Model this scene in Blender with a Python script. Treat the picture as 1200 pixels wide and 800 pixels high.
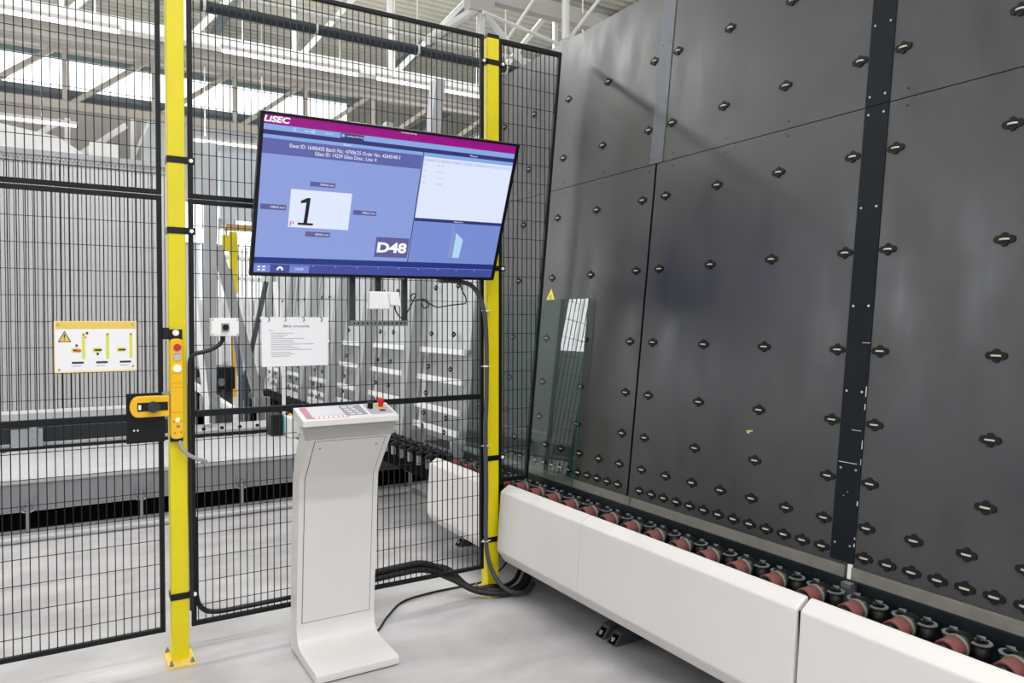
import bpy, bmesh, math, random
from mathutils import Vector, Matrix
random.seed(7)
for _o in list(bpy.data.objects): bpy.data.objects.remove(_o)
sc = bpy.context.scene
COL = sc.collection

# ------------------------------------------------------------------ camera
F, YAW, PIT, ROL, CY, H = 860.261, 0.543334, -0.022812, 0.001128, 394.302, 1.5
fw = Vector((math.sin(YAW)*math.cos(PIT), math.cos(YAW)*math.cos(PIT), math.sin(PIT)))
rt0 = Vector((math.cos(YAW), -math.sin(YAW), 0)); up0 = rt0.cross(fw)
rt = rt0*math.cos(ROL) + up0*math.sin(ROL); upv = up0*math.cos(ROL) - rt0*math.sin(ROL)
cd = bpy.data.cameras.new('camera'); cam = bpy.data.objects.new('camera', cd); COL.objects.link(cam)
cd.sensor_width = 36; cd.lens = F/1200*36; cd.shift_y = (CY-400)/1200; cd.clip_start = .05; cd.clip_end = 200
cam.matrix_world = Matrix(((rt.x, upv.x, -fw.x, 0), (rt.y, upv.y, -fw.y, 0), (rt.z, upv.z, -fw.z, H), (0, 0, 0, 1)))
sc.camera = cam
def at(px, py, axis, val):
    """point of the hall seen at a photo pixel, at a known distance (axis value) of its own"""
    d = fw + rt*((px-600)/F) - upv*((py-CY)/F); o = Vector((0, 0, H))
    return o + d*((val-o[axis])/d[axis])

# ------------------------------------------------------------------ world, lamps, exposure
w = bpy.data.worlds.new('world'); sc.world = w; w.use_nodes = True
w.node_tree.nodes['Background'].inputs[0].default_value = (.93, .96, 1, 1)
w.node_tree.nodes['Background'].inputs[1].default_value = 1.0
sc.view_settings.view_transform = 'Standard'; sc.view_settings.look = 'None'
sc.view_settings.gamma = 1; sc.view_settings.exposure = 0.0; sc.view_settings.use_curve_mapping = False
def area(name, loc, sx, sy, watts, rot=(0, 0, 0), col=(1, .99, .985)):
    l = bpy.data.lights.new(name, 'AREA'); l.shape = 'RECTANGLE'; l.size = sx; l.size_y = sy; l.energy = watts; l.color = col
    o = bpy.data.objects.new(name, l); COL.objects.link(o); o.location = loc; o.rotation_euler = rot; return o
ROOF = 8.9
for yy, pw in ((-5, 400), (0, 375), (5, 220), (10, 270)):      # area lamps added under the closed deck for overhead light
    area('added_overhead_light', (1, yy, ROOF-.12), 22, 1.8, pw)
area('added_overhead_light', (-6, 21.5, ROOF-.12), 12, 1.8, 600)  # further lamps added overhead for the far hall
area('added_overhead_light', (10, 15.5, ROOF-.12), 6, 1.8, 350)
for yy, zz, pw in ((6.4, 5.0, 112), (-.6, 6.2, 205)):          # hall luminaires
    area('hall_luminaire', (.8, yy, zz), 4, .25, pw)
area('side_fill_light', (-11.85, 16, 5.2), 3.6, 18, 950, (0, -math.pi/2, 0), (.96, .98, 1))   # fill lamp added for side light, as from an invented window
area('back_fill_light', (-2, -8.85, 4.6), 16, 2.4, 120, (math.pi/2, 0, 0), (.97, .985, 1))       # fill lamp added behind the camera; its windows are invented
for yy, zz in ((13.0, 6.06), (17, 5.45)):                       # uplights added above the strip lights to brighten the roof
    area('added_roof_uplight', (2.0, yy, zz), 13, .12, 165, (math.pi, 0, 0))

# ------------------------------------------------------------------ materials
def s2l(c): return tuple((x/255/12.92 if x/255 <= .04045 else ((x/255+.055)/1.055)**2.4) for x in c)
MATS = {}
def mat(name, rgb, rough=.5, metal=0, var=0, vscale=8, bump=0, bscale=60, emit=0, spec=.5, stretch=(1, 1, 1), coat=0):
    if name in MATS: return MATS[name]
    m = bpy.data.materials.new(name); m.use_nodes = True; nt = m.node_tree; b = nt.nodes['Principled BSDF']
    c = s2l(rgb) + (1,)
    b.inputs['Base Color'].default_value = c; b.inputs['Roughness'].default_value = rough
    b.inputs['Metallic'].default_value = metal; b.inputs['Specular IOR Level'].default_value = spec
    b.inputs['Coat Weight'].default_value = coat
    if var or bump:
        tc = nt.nodes.new('ShaderNodeTexCoord'); mp = nt.nodes.new('ShaderNodeMapping'); mp.inputs['Scale'].default_value = stretch
        nt.links.new(tc.outputs['Object'], mp.inputs['Vector'])
    if var:
        n = nt.nodes.new('ShaderNodeTexNoise'); n.inputs['Scale'].default_value = vscale; n.inputs['Detail'].default_value = 6
        n.inputs['Roughness'].default_value = .6
        nt.links.new(mp.outputs['Vector'], n.inputs['Vector'])
        r = nt.nodes.new('ShaderNodeValToRGB'); e = r.color_ramp.elements
        e[0].position = .3; e[1].position = .7
        e[0].color = tuple(x*(1-var) for x in c[:3])+(1,); e[1].color = tuple(min(1, x*(1+var)) for x in c[:3])+(1,)
        nt.links.new(n.outputs['Fac'], r.inputs['Fac']); nt.links.new(r.outputs['Color'], b.inputs['Base Color'])
    if bump:
        n2 = nt.nodes.new('ShaderNodeTexNoise'); n2.inputs['Scale'].default_value = bscale; n2.inputs['Detail'].default_value = 4
        nt.links.new(mp.outputs['Vector'], n2.inputs['Vector'])
        bp = nt.nodes.new('ShaderNodeBump'); bp.inputs['Strength'].default_value = bump; bp.inputs['Distance'].default_value = .01
        nt.links.new(n2.outputs['Fac'], bp.inputs['Height']); nt.links.new(bp.outputs['Normal'], b.inputs['Normal'])
    if emit:
        b.inputs['Emission Color'].default_value = c; b.inputs['Emission Strength'].default_value = emit
    MATS[name] = m; return m
def screen(name, rgb):                                        # lit pixels of the display
    m = mat(name, rgb, .35, emit=1.0, spec=.3)
    m.node_tree.nodes['Principled BSDF'].inputs['Base Color'].default_value = (.01, .01, .012, 1)
    return m

def concrete():
    m = bpy.data.materials.new('polished_concrete'); m.use_nodes = True; nt = m.node_tree; b = nt.nodes['Principled BSDF']
    tc = nt.nodes.new('ShaderNodeTexCoord')
    def noise(scale, det, sx=1, sy=1, rz=0):
        mp = nt.nodes.new('ShaderNodeMapping'); mp.inputs['Scale'].default_value = (sx, sy, 1); mp.inputs['Rotation'].default_value = (0, 0, rz)
        nt.links.new(tc.outputs['Object'], mp.inputs['Vector'])
        n = nt.nodes.new('ShaderNodeTexNoise'); n.inputs['Scale'].default_value = scale; n.inputs['Detail'].default_value = det
        nt.links.new(mp.outputs['Vector'], n.inputs['Vector']); return n
    def ramp(n, p0, c0, p1, c1):
        r = nt.nodes.new('ShaderNodeValToRGB'); e = r.color_ramp.elements
        e[0].position, e[0].color, e[1].position, e[1].color = p0, c0, p1, c1
        nt.links.new(n.outputs['Fac'], r.inputs['Fac']); return r
    g = lambda v: (v, v*.985, v*.99, 1)
    a = ramp(noise(1.3, 8), .3, g(.50), .72, g(.64))
    bl = ramp(noise(2.6, 9, 1, 1.5), .36, (.72, .70, .715, 1), .62, (1, 1, 1, 1))
    mx = nt.nodes.new('ShaderNodeMix'); mx.data_type = 'RGBA'; mx.blend_type = 'MULTIPLY'; mx.inputs['Factor'].default_value = .8
    nt.links.new(a.outputs['Color'], mx.inputs[6]); nt.links.new(bl.outputs['Color'], mx.inputs[7])
    sp = ramp(noise(55, 3), .70, (1, 1, 1, 1), .76, (.72, .7, .7, 1))
    mx2 = nt.nodes.new('ShaderNodeMix'); mx2.data_type = 'RGBA'; mx2.blend_type = 'MULTIPLY'; mx2.inputs['Factor'].default_value = .6
    nt.links.new(mx.outputs[2], mx2.inputs[6]); nt.links.new(sp.outputs['Color'], mx2.inputs[7])
    nt.links.new(mx2.outputs[2], b.inputs['Base Color'])
    rr = ramp(noise(2.2, 6), .3, (.28, .28, .28, 1), .7, (.48, .48, .48, 1)); nt.links.new(rr.outputs['Color'], b.inputs['Roughness'])
    return m
def panel_mat():
    """anthracite laminate: faint rubbed patches and vertical scuffs, satin gloss"""
    m = bpy.data.materials.new('anthracite_panel'); m.use_nodes = True; nt = m.node_tree; b = nt.nodes['Principled BSDF']
    tc = nt.nodes.new('ShaderNodeTexCoord')
    def noise(scale, det, s):
        mp = nt.nodes.new('ShaderNodeMapping'); mp.inputs['Scale'].default_value = s
        nt.links.new(tc.outputs['Object'], mp.inputs['Vector'])
        n = nt.nodes.new('ShaderNodeTexNoise'); n.inputs['Scale'].default_value = scale; n.inputs['Detail'].default_value = det
        nt.links.new(mp.outputs['Vector'], n.inputs['Vector']); return n
    n1 = noise(2.2, 7, (1, 1, 1)); n2 = noise(7, 6, (1, 1, .35))
    ad = nt.nodes.new('ShaderNodeMath'); ad.operation = 'ADD'; nt.links.new(n1.outputs['Fac'], ad.inputs[0]); nt.links.new(n2.outputs['Fac'], ad.inputs[1])
    r = nt.nodes.new('ShaderNodeValToRGB'); e = r.color_ramp.elements
    e[0].position = .36; e[0].color = (.011, .0115, .015, 1); e[1].position = .64; e[1].color = (.031, .0305, .033, 1)
    hv = nt.nodes.new('ShaderNodeMath'); hv.operation = 'MULTIPLY'; hv.inputs[1].default_value = .5
    nt.links.new(ad.outputs[0], hv.inputs[0]); nt.links.new(hv.outputs[0], r.inputs['Fac']); nt.links.new(r.outputs['Color'], b.inputs['Base Color'])
    r2 = nt.nodes.new('ShaderNodeValToRGB'); e = r2.color_ramp.elements
    e[0].position = .35; e[0].color = (.33,)*3+(1,); e[1].position = .65; e[1].color = (.49,)*3+(1,)
    nt.links.new(n2.outputs['Fac'], r2.inputs['Fac']); nt.links.new(r2.outputs['Color'], b.inputs['Roughness'])
    b.inputs['Specular IOR Level'].default_value = .75
    return m
def glass_mat(name, tint, ior=1.5, rough=0.0):
    m = bpy.data.materials.new(name); m.use_nodes = True; nt = m.node_tree; nt.nodes.remove(nt.nodes['Principled BSDF'])
    t = nt.nodes.new('ShaderNodeBsdfTransparent'); t.inputs[0].default_value = tint+(1,)
    g = nt.nodes.new('ShaderNodeBsdfGlossy'); g.inputs['Roughness'].default_value = rough
    f = nt.nodes.new('ShaderNodeFresnel'); f.inputs['IOR'].default_value = ior
    mx = nt.nodes.new('ShaderNodeMixShader'); out = nt.nodes['Material Output']
    ge = nt.nodes.new('ShaderNodeNewGeometry'); iv = nt.nodes.new('ShaderNodeMath'); iv.operation = 'SUBTRACT'; iv.inputs[0].default_value = 1
    nt.links.new(ge.outputs['Backfacing'], iv.inputs[1]); mu = nt.nodes.new('ShaderNodeMath'); mu.operation = 'MULTIPLY'
    nt.links.new(f.outputs[0], mu.inputs[0]); nt.links.new(iv.outputs[0], mu.inputs[1])
    nt.links.new(mu.outputs[0], mx.inputs[0]); nt.links.new(t.outputs[0], mx.inputs[1]); nt.links.new(g.outputs[0], mx.inputs[2])
    nt.links.new(mx.outputs[0], out.inputs[0]); MATS[name] = m; return m

CONC = concrete(); PANEL = panel_mat(); GLASS = glass_mat('float_glass', (.86, .93, .90), 1.85)
FENCE = mat('black_powder_coat', (9, 15, 18), .5, spec=.3)
YEL = mat('yellow_powder_coat', (225, 208, 3), .42, var=.05, vscale=5)
YEL2 = mat('yellow_plate', (238, 204, 104), .55, var=.12, vscale=25)
YPL = mat('yellow_plastic', (243, 190, 12), .38)
BLK = mat('black_plastic', (9, 11, 12), .45, spec=.35)
BLKD = mat('black_void', (5, 6, 8), .8, spec=.05)
NAVY = mat('blue_black_steel', (14, 24, 31), .38, var=.25, vscale=6)
STRIP = mat('dark_strip_paint', (11, 20, 26), .55, spec=.18, var=.12, vscale=5)
ALU = mat('brushed_aluminium', (92, 96, 101), .5, .3, var=.06, vscale=30, stretch=(1, 1, .05))
STEEL = mat('zinc_steel', (165, 168, 172), .38, .8, var=.12, vscale=20)
WHT = mat('white_lacquer', (220, 217, 214), .38, var=.02, vscale=3)
WHT2 = mat('white_plastic', (242, 242, 240), .4)
CREAM = mat('console_enamel', (222, 219, 217), .34, var=.02, vscale=3)
CREAM2 = mat('console_lip_enamel', (176, 174, 170), .4)
RAIL = mat('beige_rail', (120, 118, 108), .5, var=.15, vscale=18)
PINK = mat('red_brown_rubber', (122, 70, 66), .85, var=.18, vscale=40)
RING = mat('worn_grey_ring', (122, 122, 112), .5, var=.2, vscale=60)
DISC = mat('grey_disc', (120, 122, 122), .45, .3, var=.15, vscale=60)
WHEEL = mat('ivory_wheel', (196, 186, 166), .6)
GREYP = mat('grey_machine_paint', (150, 151, 154), .45, var=.08, vscale=6)
LGREY = mat('light_grey_paint', (190, 191, 192), .45, var=.06, vscale=6)
DGREY = mat('dark_grey_paint', (72, 76, 80), .5, var=.12, vscale=8)
WSTEEL = mat('white_painted_steel', (226, 226, 224), .5)
GSTEEL = mat('grey_painted_steel', (188, 184, 178), .55)
DECK = mat('roof_deck', (180, 178, 164), .6, var=.05, vscale=2)
PURL = mat('green_grey_purlin', (98, 112, 110), .55)
HALLW = mat('hall_wall_panel', (226, 230, 234), .6, var=.03, vscale=2)
HALLD = mat('hall_wall_grey', (184, 187, 190), .6, var=.03, vscale=2)
RED = mat('red_plastic', (205, 36, 30), .35)
ORNG = mat('crane_yellow', (226, 178, 40), .5)
PAPER = mat('paper', (240, 240, 243), .7)
INK = mat('grey_ink', (150, 150, 154), .8)
INK2 = mat('dark_ink', (60, 60, 66), .8)
RUB = mat('black_rubber', (24, 25, 27), .55)
GRUB = mat('grey_conduit', (70, 73, 78), .5)
LGRUB = mat('light_grey_cable', (160, 162, 166), .5)
TEAL = mat('teal_plastic', (20, 160, 165), .4)
LAMPW = mat('lamp_tube', (255, 253, 248), .5, emit=2.2)
DAYL = mat('daylight_glazing', (250, 252, 255), .4, emit=1.6)

# ------------------------------------------------------------------ mesh helpers
def fixn(me):
    b = bmesh.new(); b.from_mesh(me); bmesh.ops.recalc_face_normals(b, faces=b.faces); b.to_mesh(me); b.free()
class MB:
    def __init__(s): s.v = []; s.f = []; s.m = []
    def add(s, vs, fs, m=0):
        o = len(s.v); s.v += [tuple(x) for x in vs]; s.f += [tuple(i+o for i in f) for f in fs]; s.m += [m]*len(fs); return s
    def hexa(s, p, m=0):                                     # p: bottom 4 (ccw from above) + top 4
        return s.add(p, [(3, 2, 1, 0), (4, 5, 6, 7), (0, 1, 5, 4), (1, 2, 6, 5), (2, 3, 7, 6), (3, 0, 4, 7)], m)
    def box(s, x0, x1, y0, y1, z0, z1, m=0):
        return s.hexa([(x0, y0, z0), (x1, y0, z0), (x1, y1, z0), (x0, y1, z0), (x0, y0, z1), (x1, y0, z1), (x1, y1, z1), (x0, y1, z1)], m)
    def bar(s, a, b, wd, ht, m=0, ref=(0, 0, 1)):            # box-section bar from a to b
        a = Vector(a); b = Vector(b); d = (b-a).normalized(); r = Vector(ref)
        if abs(d.dot(r)) > .97: r = Vector((0, 1, 0))
        sx = d.cross(r).normalized(); sz = sx.cross(d)
        q = [(-1, -1), (1, -1), (1, 1), (-1, 1)]
        vs = [a+sx*(i*wd/2)+sz*(j*ht/2) for i, j in q]+[b+sx*(i*wd/2)+sz*(j*ht/2) for i, j in q]
        return s.add(vs, [(0, 1, 2, 3), (7, 6, 5, 4), (4, 5, 1, 0), (5, 6, 2, 1), (6, 7, 3, 2), (7, 4, 0, 3)], m)
    def cyl(s, a, b, r, n=16, m=0, r2=None, caps=True):
        a = Vector(a); b = Vector(b); d = (b-a).normalized(); t = Vector((0, 0, 1)) if abs(d.z) < .9 else Vector((1, 0, 0))
        x = d.cross(t).normalized(); y = d.cross(x); r2 = r if r2 is None else r2
        vs = [a+(x*math.cos(k)+y*math.sin(k))*r for k in (2*math.pi*i/n for i in range(n))]
        vs += [b+(x*math.cos(k)+y*math.sin(k))*r2 for k in (2*math.pi*i/n for i in range(n))]
        fs = [(i, i+n, (i+1) % n+n, (i+1) % n) for i in range(n)]
        if caps: fs += [tuple(range(n)), tuple(range(2*n-1, n-1, -1))]
        return s.add(vs, fs, m)
    def prism(s, poly, fn, a, b, m=0):                       # poly of 2-D points, fn(u,v,t)->xyz
        n = len(poly); vs = [fn(u, v, a) for u, v in poly]+[fn(u, v, b) for u, v in poly]
        return s.add(vs, [tuple(range(n-1, -1, -1)), tuple(range(n, 2*n))]+[(i, (i+1) % n, (i+1) % n+n, i+n) for i in range(n)], m)
    def tube(s, pts, r, n=8, m=0):
        pts = [Vector(q) for q in pts]; rings = []; x = None
        for i, q in enumerate(pts):
            d = (pts[min(i+1, len(pts)-1)]-pts[max(i-1, 0)]).normalized()
            if x is None:
                t = Vector((0, 0, 1)) if abs(d.z) < .9 else Vector((1, 0, 0)); x = d.cross(t).normalized()
            else: x = (x-d*x.dot(d)).normalized()
            y = d.cross(x); rings.append([q+(x*math.cos(2*math.pi*k/n)+y*math.sin(2*math.pi*k/n))*r for k in range(n)])
        vs = [v for g in rings for v in g]; fs = []
        for i in range(len(rings)-1):
            for k in range(n): fs.append((i*n+k, i*n+(k+1) % n, (i+1)*n+(k+1) % n, (i+1)*n+k))
        fs += [tuple(range(n-1, -1, -1)), tuple((len(rings)-1)*n+k for k in range(n))]
        return s.add(vs, fs, m)
    def build(s, name, mats, parent=None, smooth=False, bevel=0, local=False):
        me = bpy.data.meshes.new(name)
        off = Vector((0, 0, 0))
        if parent is not None and not local: off = origin(parent)
        me.from_pydata([tuple(Vector(v)-off) for v in s.v], [], s.f)
        for mm in (mats if isinstance(mats, (list, tuple)) else [mats]): me.materials.append(mm)
        for p, k in zip(me.polygons, s.m): p.material_index = k; p.use_smooth = smooth
        me.update(); fixn(me)
        o = bpy.data.objects.new(name, me); COL.objects.link(o)
        if parent is not None: o.parent = parent
        if bevel:
            b = o.modifiers.new('bevel', 'BEVEL'); b.width = bevel; b.segments = 2; b.limit_method = 'ANGLE'; b.angle_limit = .6
        if smooth:
            e = o.modifiers.new('edges', 'EDGE_SPLIT'); e.split_angle = .7
        return o
def origin(o):
    v = Vector((0, 0, 0))
    while o is not None: v = v+o.location; o = o.parent
    return v
def tag(o, label=None, cat=None, group=None, kind=None):
    if label: o['label'] = label
    if cat: o['category'] = cat
    if group: o['group'] = group
    if kind: o['kind'] = kind
    return o
def thing(name, label, cat, loc=(0, 0, 0), group=None):
    o = bpy.data.objects.new(name, None); o.empty_display_size = .1; COL.objects.link(o); o.location = loc
    return tag(o, label, cat, group)
def inst(name, me, parent, loc, mw=None):                     # a repeat that shares mesh data; loc in world
    o = bpy.data.objects.new(name, me); COL.objects.link(o); o.parent = parent
    q = Vector(loc)-origin(parent)
    o.matrix_basis = Matrix.Translation(q) @ (mw.to_4x4() if mw else Matrix.Identity(4)); return o
def bez(pts, n=8):                                           # Catmull-Rom through points
    P = [Vector(p) for p in pts]; P = [P[0]*2-P[1]]+P+[P[-1]*2-P[-2]]; out = []
    for i in range(1, len(P)-2):
        for k in range(n):
            t = k/n; a, b, c, d = P[i-1:i+3]
            out.append(.5*((2*b)+(c-a)*t+(2*a-5*b+4*c-d)*t*t+(3*b-a-3*c+d)*t**3))
    out.append(P[-2]); return out
def text_mesh(body, size, name, mt, parent, loc, rot=None, align='CENTER', bold=0, shear=0, xscale=1, fit=None):
    cu = bpy.data.curves.new(name, 'FONT'); cu.body = body; cu.size = size; cu.align_x = align; cu.align_y = 'CENTER'
    cu.offset = bold; cu.shear = shear; cu.resolution_u = 3
    t = bpy.data.objects.new('tmp_text', cu); COL.objects.link(t); bpy.context.view_layer.update()
    me = bpy.data.meshes.new_from_object(t.evaluated_get(bpy.context.evaluated_depsgraph_get())); me.name = name
    bpy.data.objects.remove(t); bpy.data.curves.remove(cu)
    if me.vertices:
        xs = [v.co.x for v in me.vertices]; ys = [v.co.y for v in me.vertices]
        sx = sy = 1
        if fit:
            sx = fit[0]/max(1e-6, max(xs)-min(xs)); sy = sx if fit[1] is None else fit[1]/max(1e-6, max(ys)-min(ys))
        mx = (max(xs)+min(xs))/2 if align == 'CENTER' else 0
        my = (max(ys)+min(ys))/2
        for v in me.vertices: v.co.x = (v.co.x-mx)*sx*xscale; v.co.y = (v.co.y-my)*sy
    me.materials.clear(); me.materials.append(mt)
    o = bpy.data.objects.new(name, me); COL.objects.link(o); o.parent = parent; o.location = loc
    o.rotation_euler = rot or (0, 0, 0); return o
UPR = (math.pi/2, 0, 0)                                       # text standing up, facing -Y

# ------------------------------------------------------------------ the hall
fl = MB().box(-12, 14, -9, 28, -.2, 0).build('floor', CONC); tag(fl, 'pale polished concrete hall floor', kind='structure')
jo = MB().box(-12, 14, 4.895, 4.9, 0, .0006).build('floor_joint', mat('joint_filler', (150, 148, 146), .8), fl)
# ribbed roof deck: trapezoid ribs running across the hall
mb = MB(); pitch = .25; y = -9; k = 0
prof = []
while y < 28:
    prof += [(y, ROOF), (y+.13, ROOF), (y+.16, ROOF+.05), (y+.22, ROOF+.05)]; y += pitch
vs = [(-12, a, b) for a, b in prof]+[(14, a, b) for a, b in prof]; n = len(prof)
mb.add(vs, [(i, i+n, i+n+1, i+1) for i in range(n-1)])
tag(mb.build('ceiling', DECK), 'ribbed light grey steel roof deck', kind='structure')
tag(MB().box(-12.2, -12, -9, 28, 0, ROOF).build('wall_left', HALLD), kind='structure')
tag(MB().box(14, 14.2, -9, 28, 0, ROOF).build('wall_right', HALLD), kind='structure')
tag(MB().box(-12, 14, -9.2, -9, 0, ROOF).build('wall_back', HALLD), kind='structure')
wf = tag(MB().box(-12, 14, 28, 28.2, 0, ROOF).build('wall_far', HALLW), kind='structure')
for i in range(12): MB().box(-11+i*2.1, -10.96+i*2.1, 27.97, 28, 0, ROOF).build('wall_seam', GSTEEL, wf)
# far-wall windows
for i, xx in enumerate((-6, -3.2, -.4, 2.4, 5.2, 8.0)):
    wn = tag(MB().box(xx, xx+2.2, 27.9, 27.99, 4.2, 5.6).build('window_%d' % (i+2), DAYL), 'bright window strip in the far hall wall', kind='structure')
    MB().box(xx-.05, xx, 27.88, 28, 4.15, 5.65).box(xx+2.2, xx+2.25, 27.88, 28, 4.15, 5.65).box(xx, xx+2.2, 27.88, 28, 4.15, 4.2).box(xx, xx+2.2, 27.88, 28, 5.6, 5.65).build('window_frame', GSTEEL, wn)
wn = tag(MB().box(-11.99, -11.95, 7, 25, 3.4, 7.0).build('window_9', DAYL), 'added unseen glowing window band in the left hall wall', kind='structure')  # unseen glowing band added to light the hall from the side
for i in range(10): MB().box(-11.96, -11.87, 6.97+2*i, 7.03+2*i, 3.35, 7.05).build('window_mullion', GSTEEL, wn)
wn = tag(MB().box(-10, 6, -8.99, -8.95, 3.4, 5.8).build('window_10', DAYL), 'added unseen glowing window band in the back hall wall', kind='structure')  # unseen glowing band added for light from behind
for i in range(9): MB().box(-10.03+2*i, -9.97+2*i, -8.96, -8.87, 3.35, 5.85).build('window_mullion', GSTEEL, wn)
# north-light glazing above the far truss
wn = tag(MB().box(-7, 6.15, 18.35, 18.38, 6.34, 7.02).build('window_1', DAYL), 'long bright clerestory glazing band behind the far truss', kind='structure')
MB().box(-7, 6.2, 18.26, 18.4, 7.0, 7.11).build('window_frame', PURL, wn)
MB().box(-7, 6.2, 18.26, 18.4, 6.16, 6.36).build('window_sill', mat('dark_slate_beam', (84, 92, 98), .5), wn)
for i in range(8): MB().box(-6.6+i*1.66, -6.56+i*1.66, 18.28, 18.36, 6.3, 7.05).build('glazing_bar', GSTEEL, wn)
PX = (-3.0, 3.2, 8.1, 11.4)
for x in PX:                                                  # deep purlins under the deck
    tag(MB().box(x, x+.16, 10, 28, ROOF-.22, ROOF).build('roof_purlin', PURL), 'grey-green roof purlin under the deck at x %s' % 'abcd'[PX.index(x)], 'beam', 'roof purlins')
for o, t in zip([o for o in bpy.data.objects if o.name.startswith('roof_purlin')], ('leftmost', 'second from the left', 'third from the left', 'rightmost')):
    o['label'] = 'grey-green roof purlin under the ribbed deck, ' + t

def truss(name, label, Y, zb, zt, x0, x1, posts, wb, matc, matd, diag=1):
    t = thing(name, label, 'truss', (x0, Y, zb))
    MB().box(x0, x1, Y-wb/2, Y+wb/2, zb-wb/2, zb+wb/2).build('bottom_chord', matc, t)
    MB().box(x0, x1, Y-wb/2, Y+wb/2, zt-wb/2, zt+wb/2).build('top_chord', matc, t)
    for i, x in enumerate(posts):
        MB().box(x-.045, x+.045, Y-.045, Y+.045, zb, zt).build('post', matd, t)
        if i+1 < len(posts):
            a, b = ((x, zb), (posts[i+1], zt)) if diag > 0 else ((x, zt), (posts[i+1], zb))
            MB().bar((a[0]+.1, Y, a[1]+.04), (b[0]-.1, Y, b[1]-.04), .1, .1).build('diagonal', matd, t)
    return t
truss('roof_truss', 'nearer white lattice roof truss above the monitor', 14, 6.42, 8.62, -6, 13,
      [-5.6, -3.75, -1.9, -.05, 1.8, 3.69, 5.58, 7.68, 9.6, 11.6], .2, WSTEEL, WSTEEL)
truss('roof_truss', 'farther grey lattice truss in front of the bright glazing band', 18, 5.95, 7.2, -7, 13,
      [-5.05, -3.37, -1.69, -.017, 1.662, 3.357, 4.995, 6.7, 8.4, 10.1, 11.8], .17, mat('backlit_grey_steel', (138, 133, 126), .55), MATS['backlit_grey_steel'])  # grey steel, its colour darkened for the backlight of the glazing
# crane runway beam carried below the nearer truss
rb = thing('crane_runway_beam', 'grey runway beam hung below the nearer white truss', 'beam', (0, 13.6, 6.0))
MB().box(-6, 13, 13.5, 13.7, 6.1, 6.14).build('top_flange', GSTEEL, rb); MB().box(-6, 13, 13.59, 13.61, 5.9, 6.1).build('web', GSTEEL, rb)
MB().box(-6, 13, 13.5, 13.7, 5.86, 5.9).build('bottom_flange', GSTEEL, rb)
# round duct
dp = thing('round_duct', 'dark round pipe running under the roof behind the fence top', 'pipe', (0, 12, 6.2))
MB().cyl((1.75, 12, 6.23), (11, 12, 6.23), .085, 16).build('duct', mat('dark_duct', (38, 48, 56), .45), dp, smooth=True)
for x in (1.8, 3.5, 5.3, 7.1, 8.9):
    MB().cyl((x-.02, 12, 6.23), (x+.02, 12, 6.23), .1, 16).cyl((x, 12, 6.3), (x, 12, ROOF), .012, 6).build('duct_hanger', WSTEEL, dp)
cb = tag(MB().tube([(-4, 12.1, 6.52), (4, 12.1, 6.50), (12, 12.1, 6.52)], .035, 8).build('cable_tray', WSTEEL), 'thin white conduit just above the dark round pipe', 'conduit')
# strip luminaires
def lamp(x0, x1, Y, z, label):
    t = thing('strip_light', label, 'light', (x0, Y, z), 'strip lights under the roof')
    MB().box(x0, x1, Y-.05, Y+.05, z, z+.06).build('lamp_housing', WSTEEL, t); MB().box(x0+.03, x1-.03, Y-.035, Y+.035, z-.045, z).build('lamp_tube', LAMPW, t)
    for f in (.15, .85): MB().cyl((x0+(x1-x0)*f, Y, z+.06), (x0+(x1-x0)*f, Y, ROOF), .012, 6).build('hanger', WSTEEL, t)
for (x0, x1, t) in ((-6, -1.9, 'far left by the fence gate'), (-1.6, .75, 'left of the near yellow post'), (2.2, 4.6, 'above the left end of the monitor'), (4.9, 7.4, 'above the right end of the monitor')):
    lamp(x0, x1, 13.0, 5.98, 'bright strip light under the nearer truss, ' + t)
for (x0, x1, t) in ((-3.8, .2, 'low above the rack of grey slats'), (2.3, 4.0, 'left of the monitor edge')):
    lamp(x0, x1, 17, 5.35, 'distant low strip light, ' + t)
# white tie-rod bracing above the leaning wall
nb = thing('rod_bracing', 'white tie rods and strut meeting above the leaning wall top', 'bracing', at(655, 52, 1, 10))
nd = at(655, 52, 1, 10); l1 = at(566, 14, 1, 10); v0 = at(663, 46, 1, 10); v1 = v0+Vector((0, 0, 2.8)); r1 = at(703, -5, 1, 10)
MB().cyl(nd, l1, .03, 8).build('tie_rod', WSTEEL, nb); MB().cyl(v0, v1, .065, 10).build('strut', WSTEEL, nb)
MB().cyl(at(668, 44, 1, 10), r1+(r1-nd)*.6, .03, 8).build('tie_rod', WSTEEL, nb); MB().bar(nd, at(672, 42, 1, 10), .09, .07).build('gusset', WSTEEL, nb)
MB().cyl(at(594, 47, 1, 10.2), at(640, -22, 1, 10.2), .028, 8).build('tie_rod', WSTEEL, nb)
nn = thing('truss_node', 'grey truss node with splayed struts above the yellow post', 'bracing', at(564, 14, 1, 10.4))
c = at(562, 8, 1, 10.4); MB().box(c.x-.22, c.x+.22, 10.3, 10.5, c.z-.1, c.z+.16).build('node_plate', GSTEEL, nn)
for q, rr in (((565, 60), .05), ((615, 75), .05), ((500, 48), .07)): MB().cyl(c, at(q[0], q[1], 1, 10.4), rr, 8).build('strut', WSTEEL, nn)
MB().box(c.x-3, c.x+4, 10.32, 10.48, c.z+.1, c.z+.3).build('top_beam', GSTEEL, nn)

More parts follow.
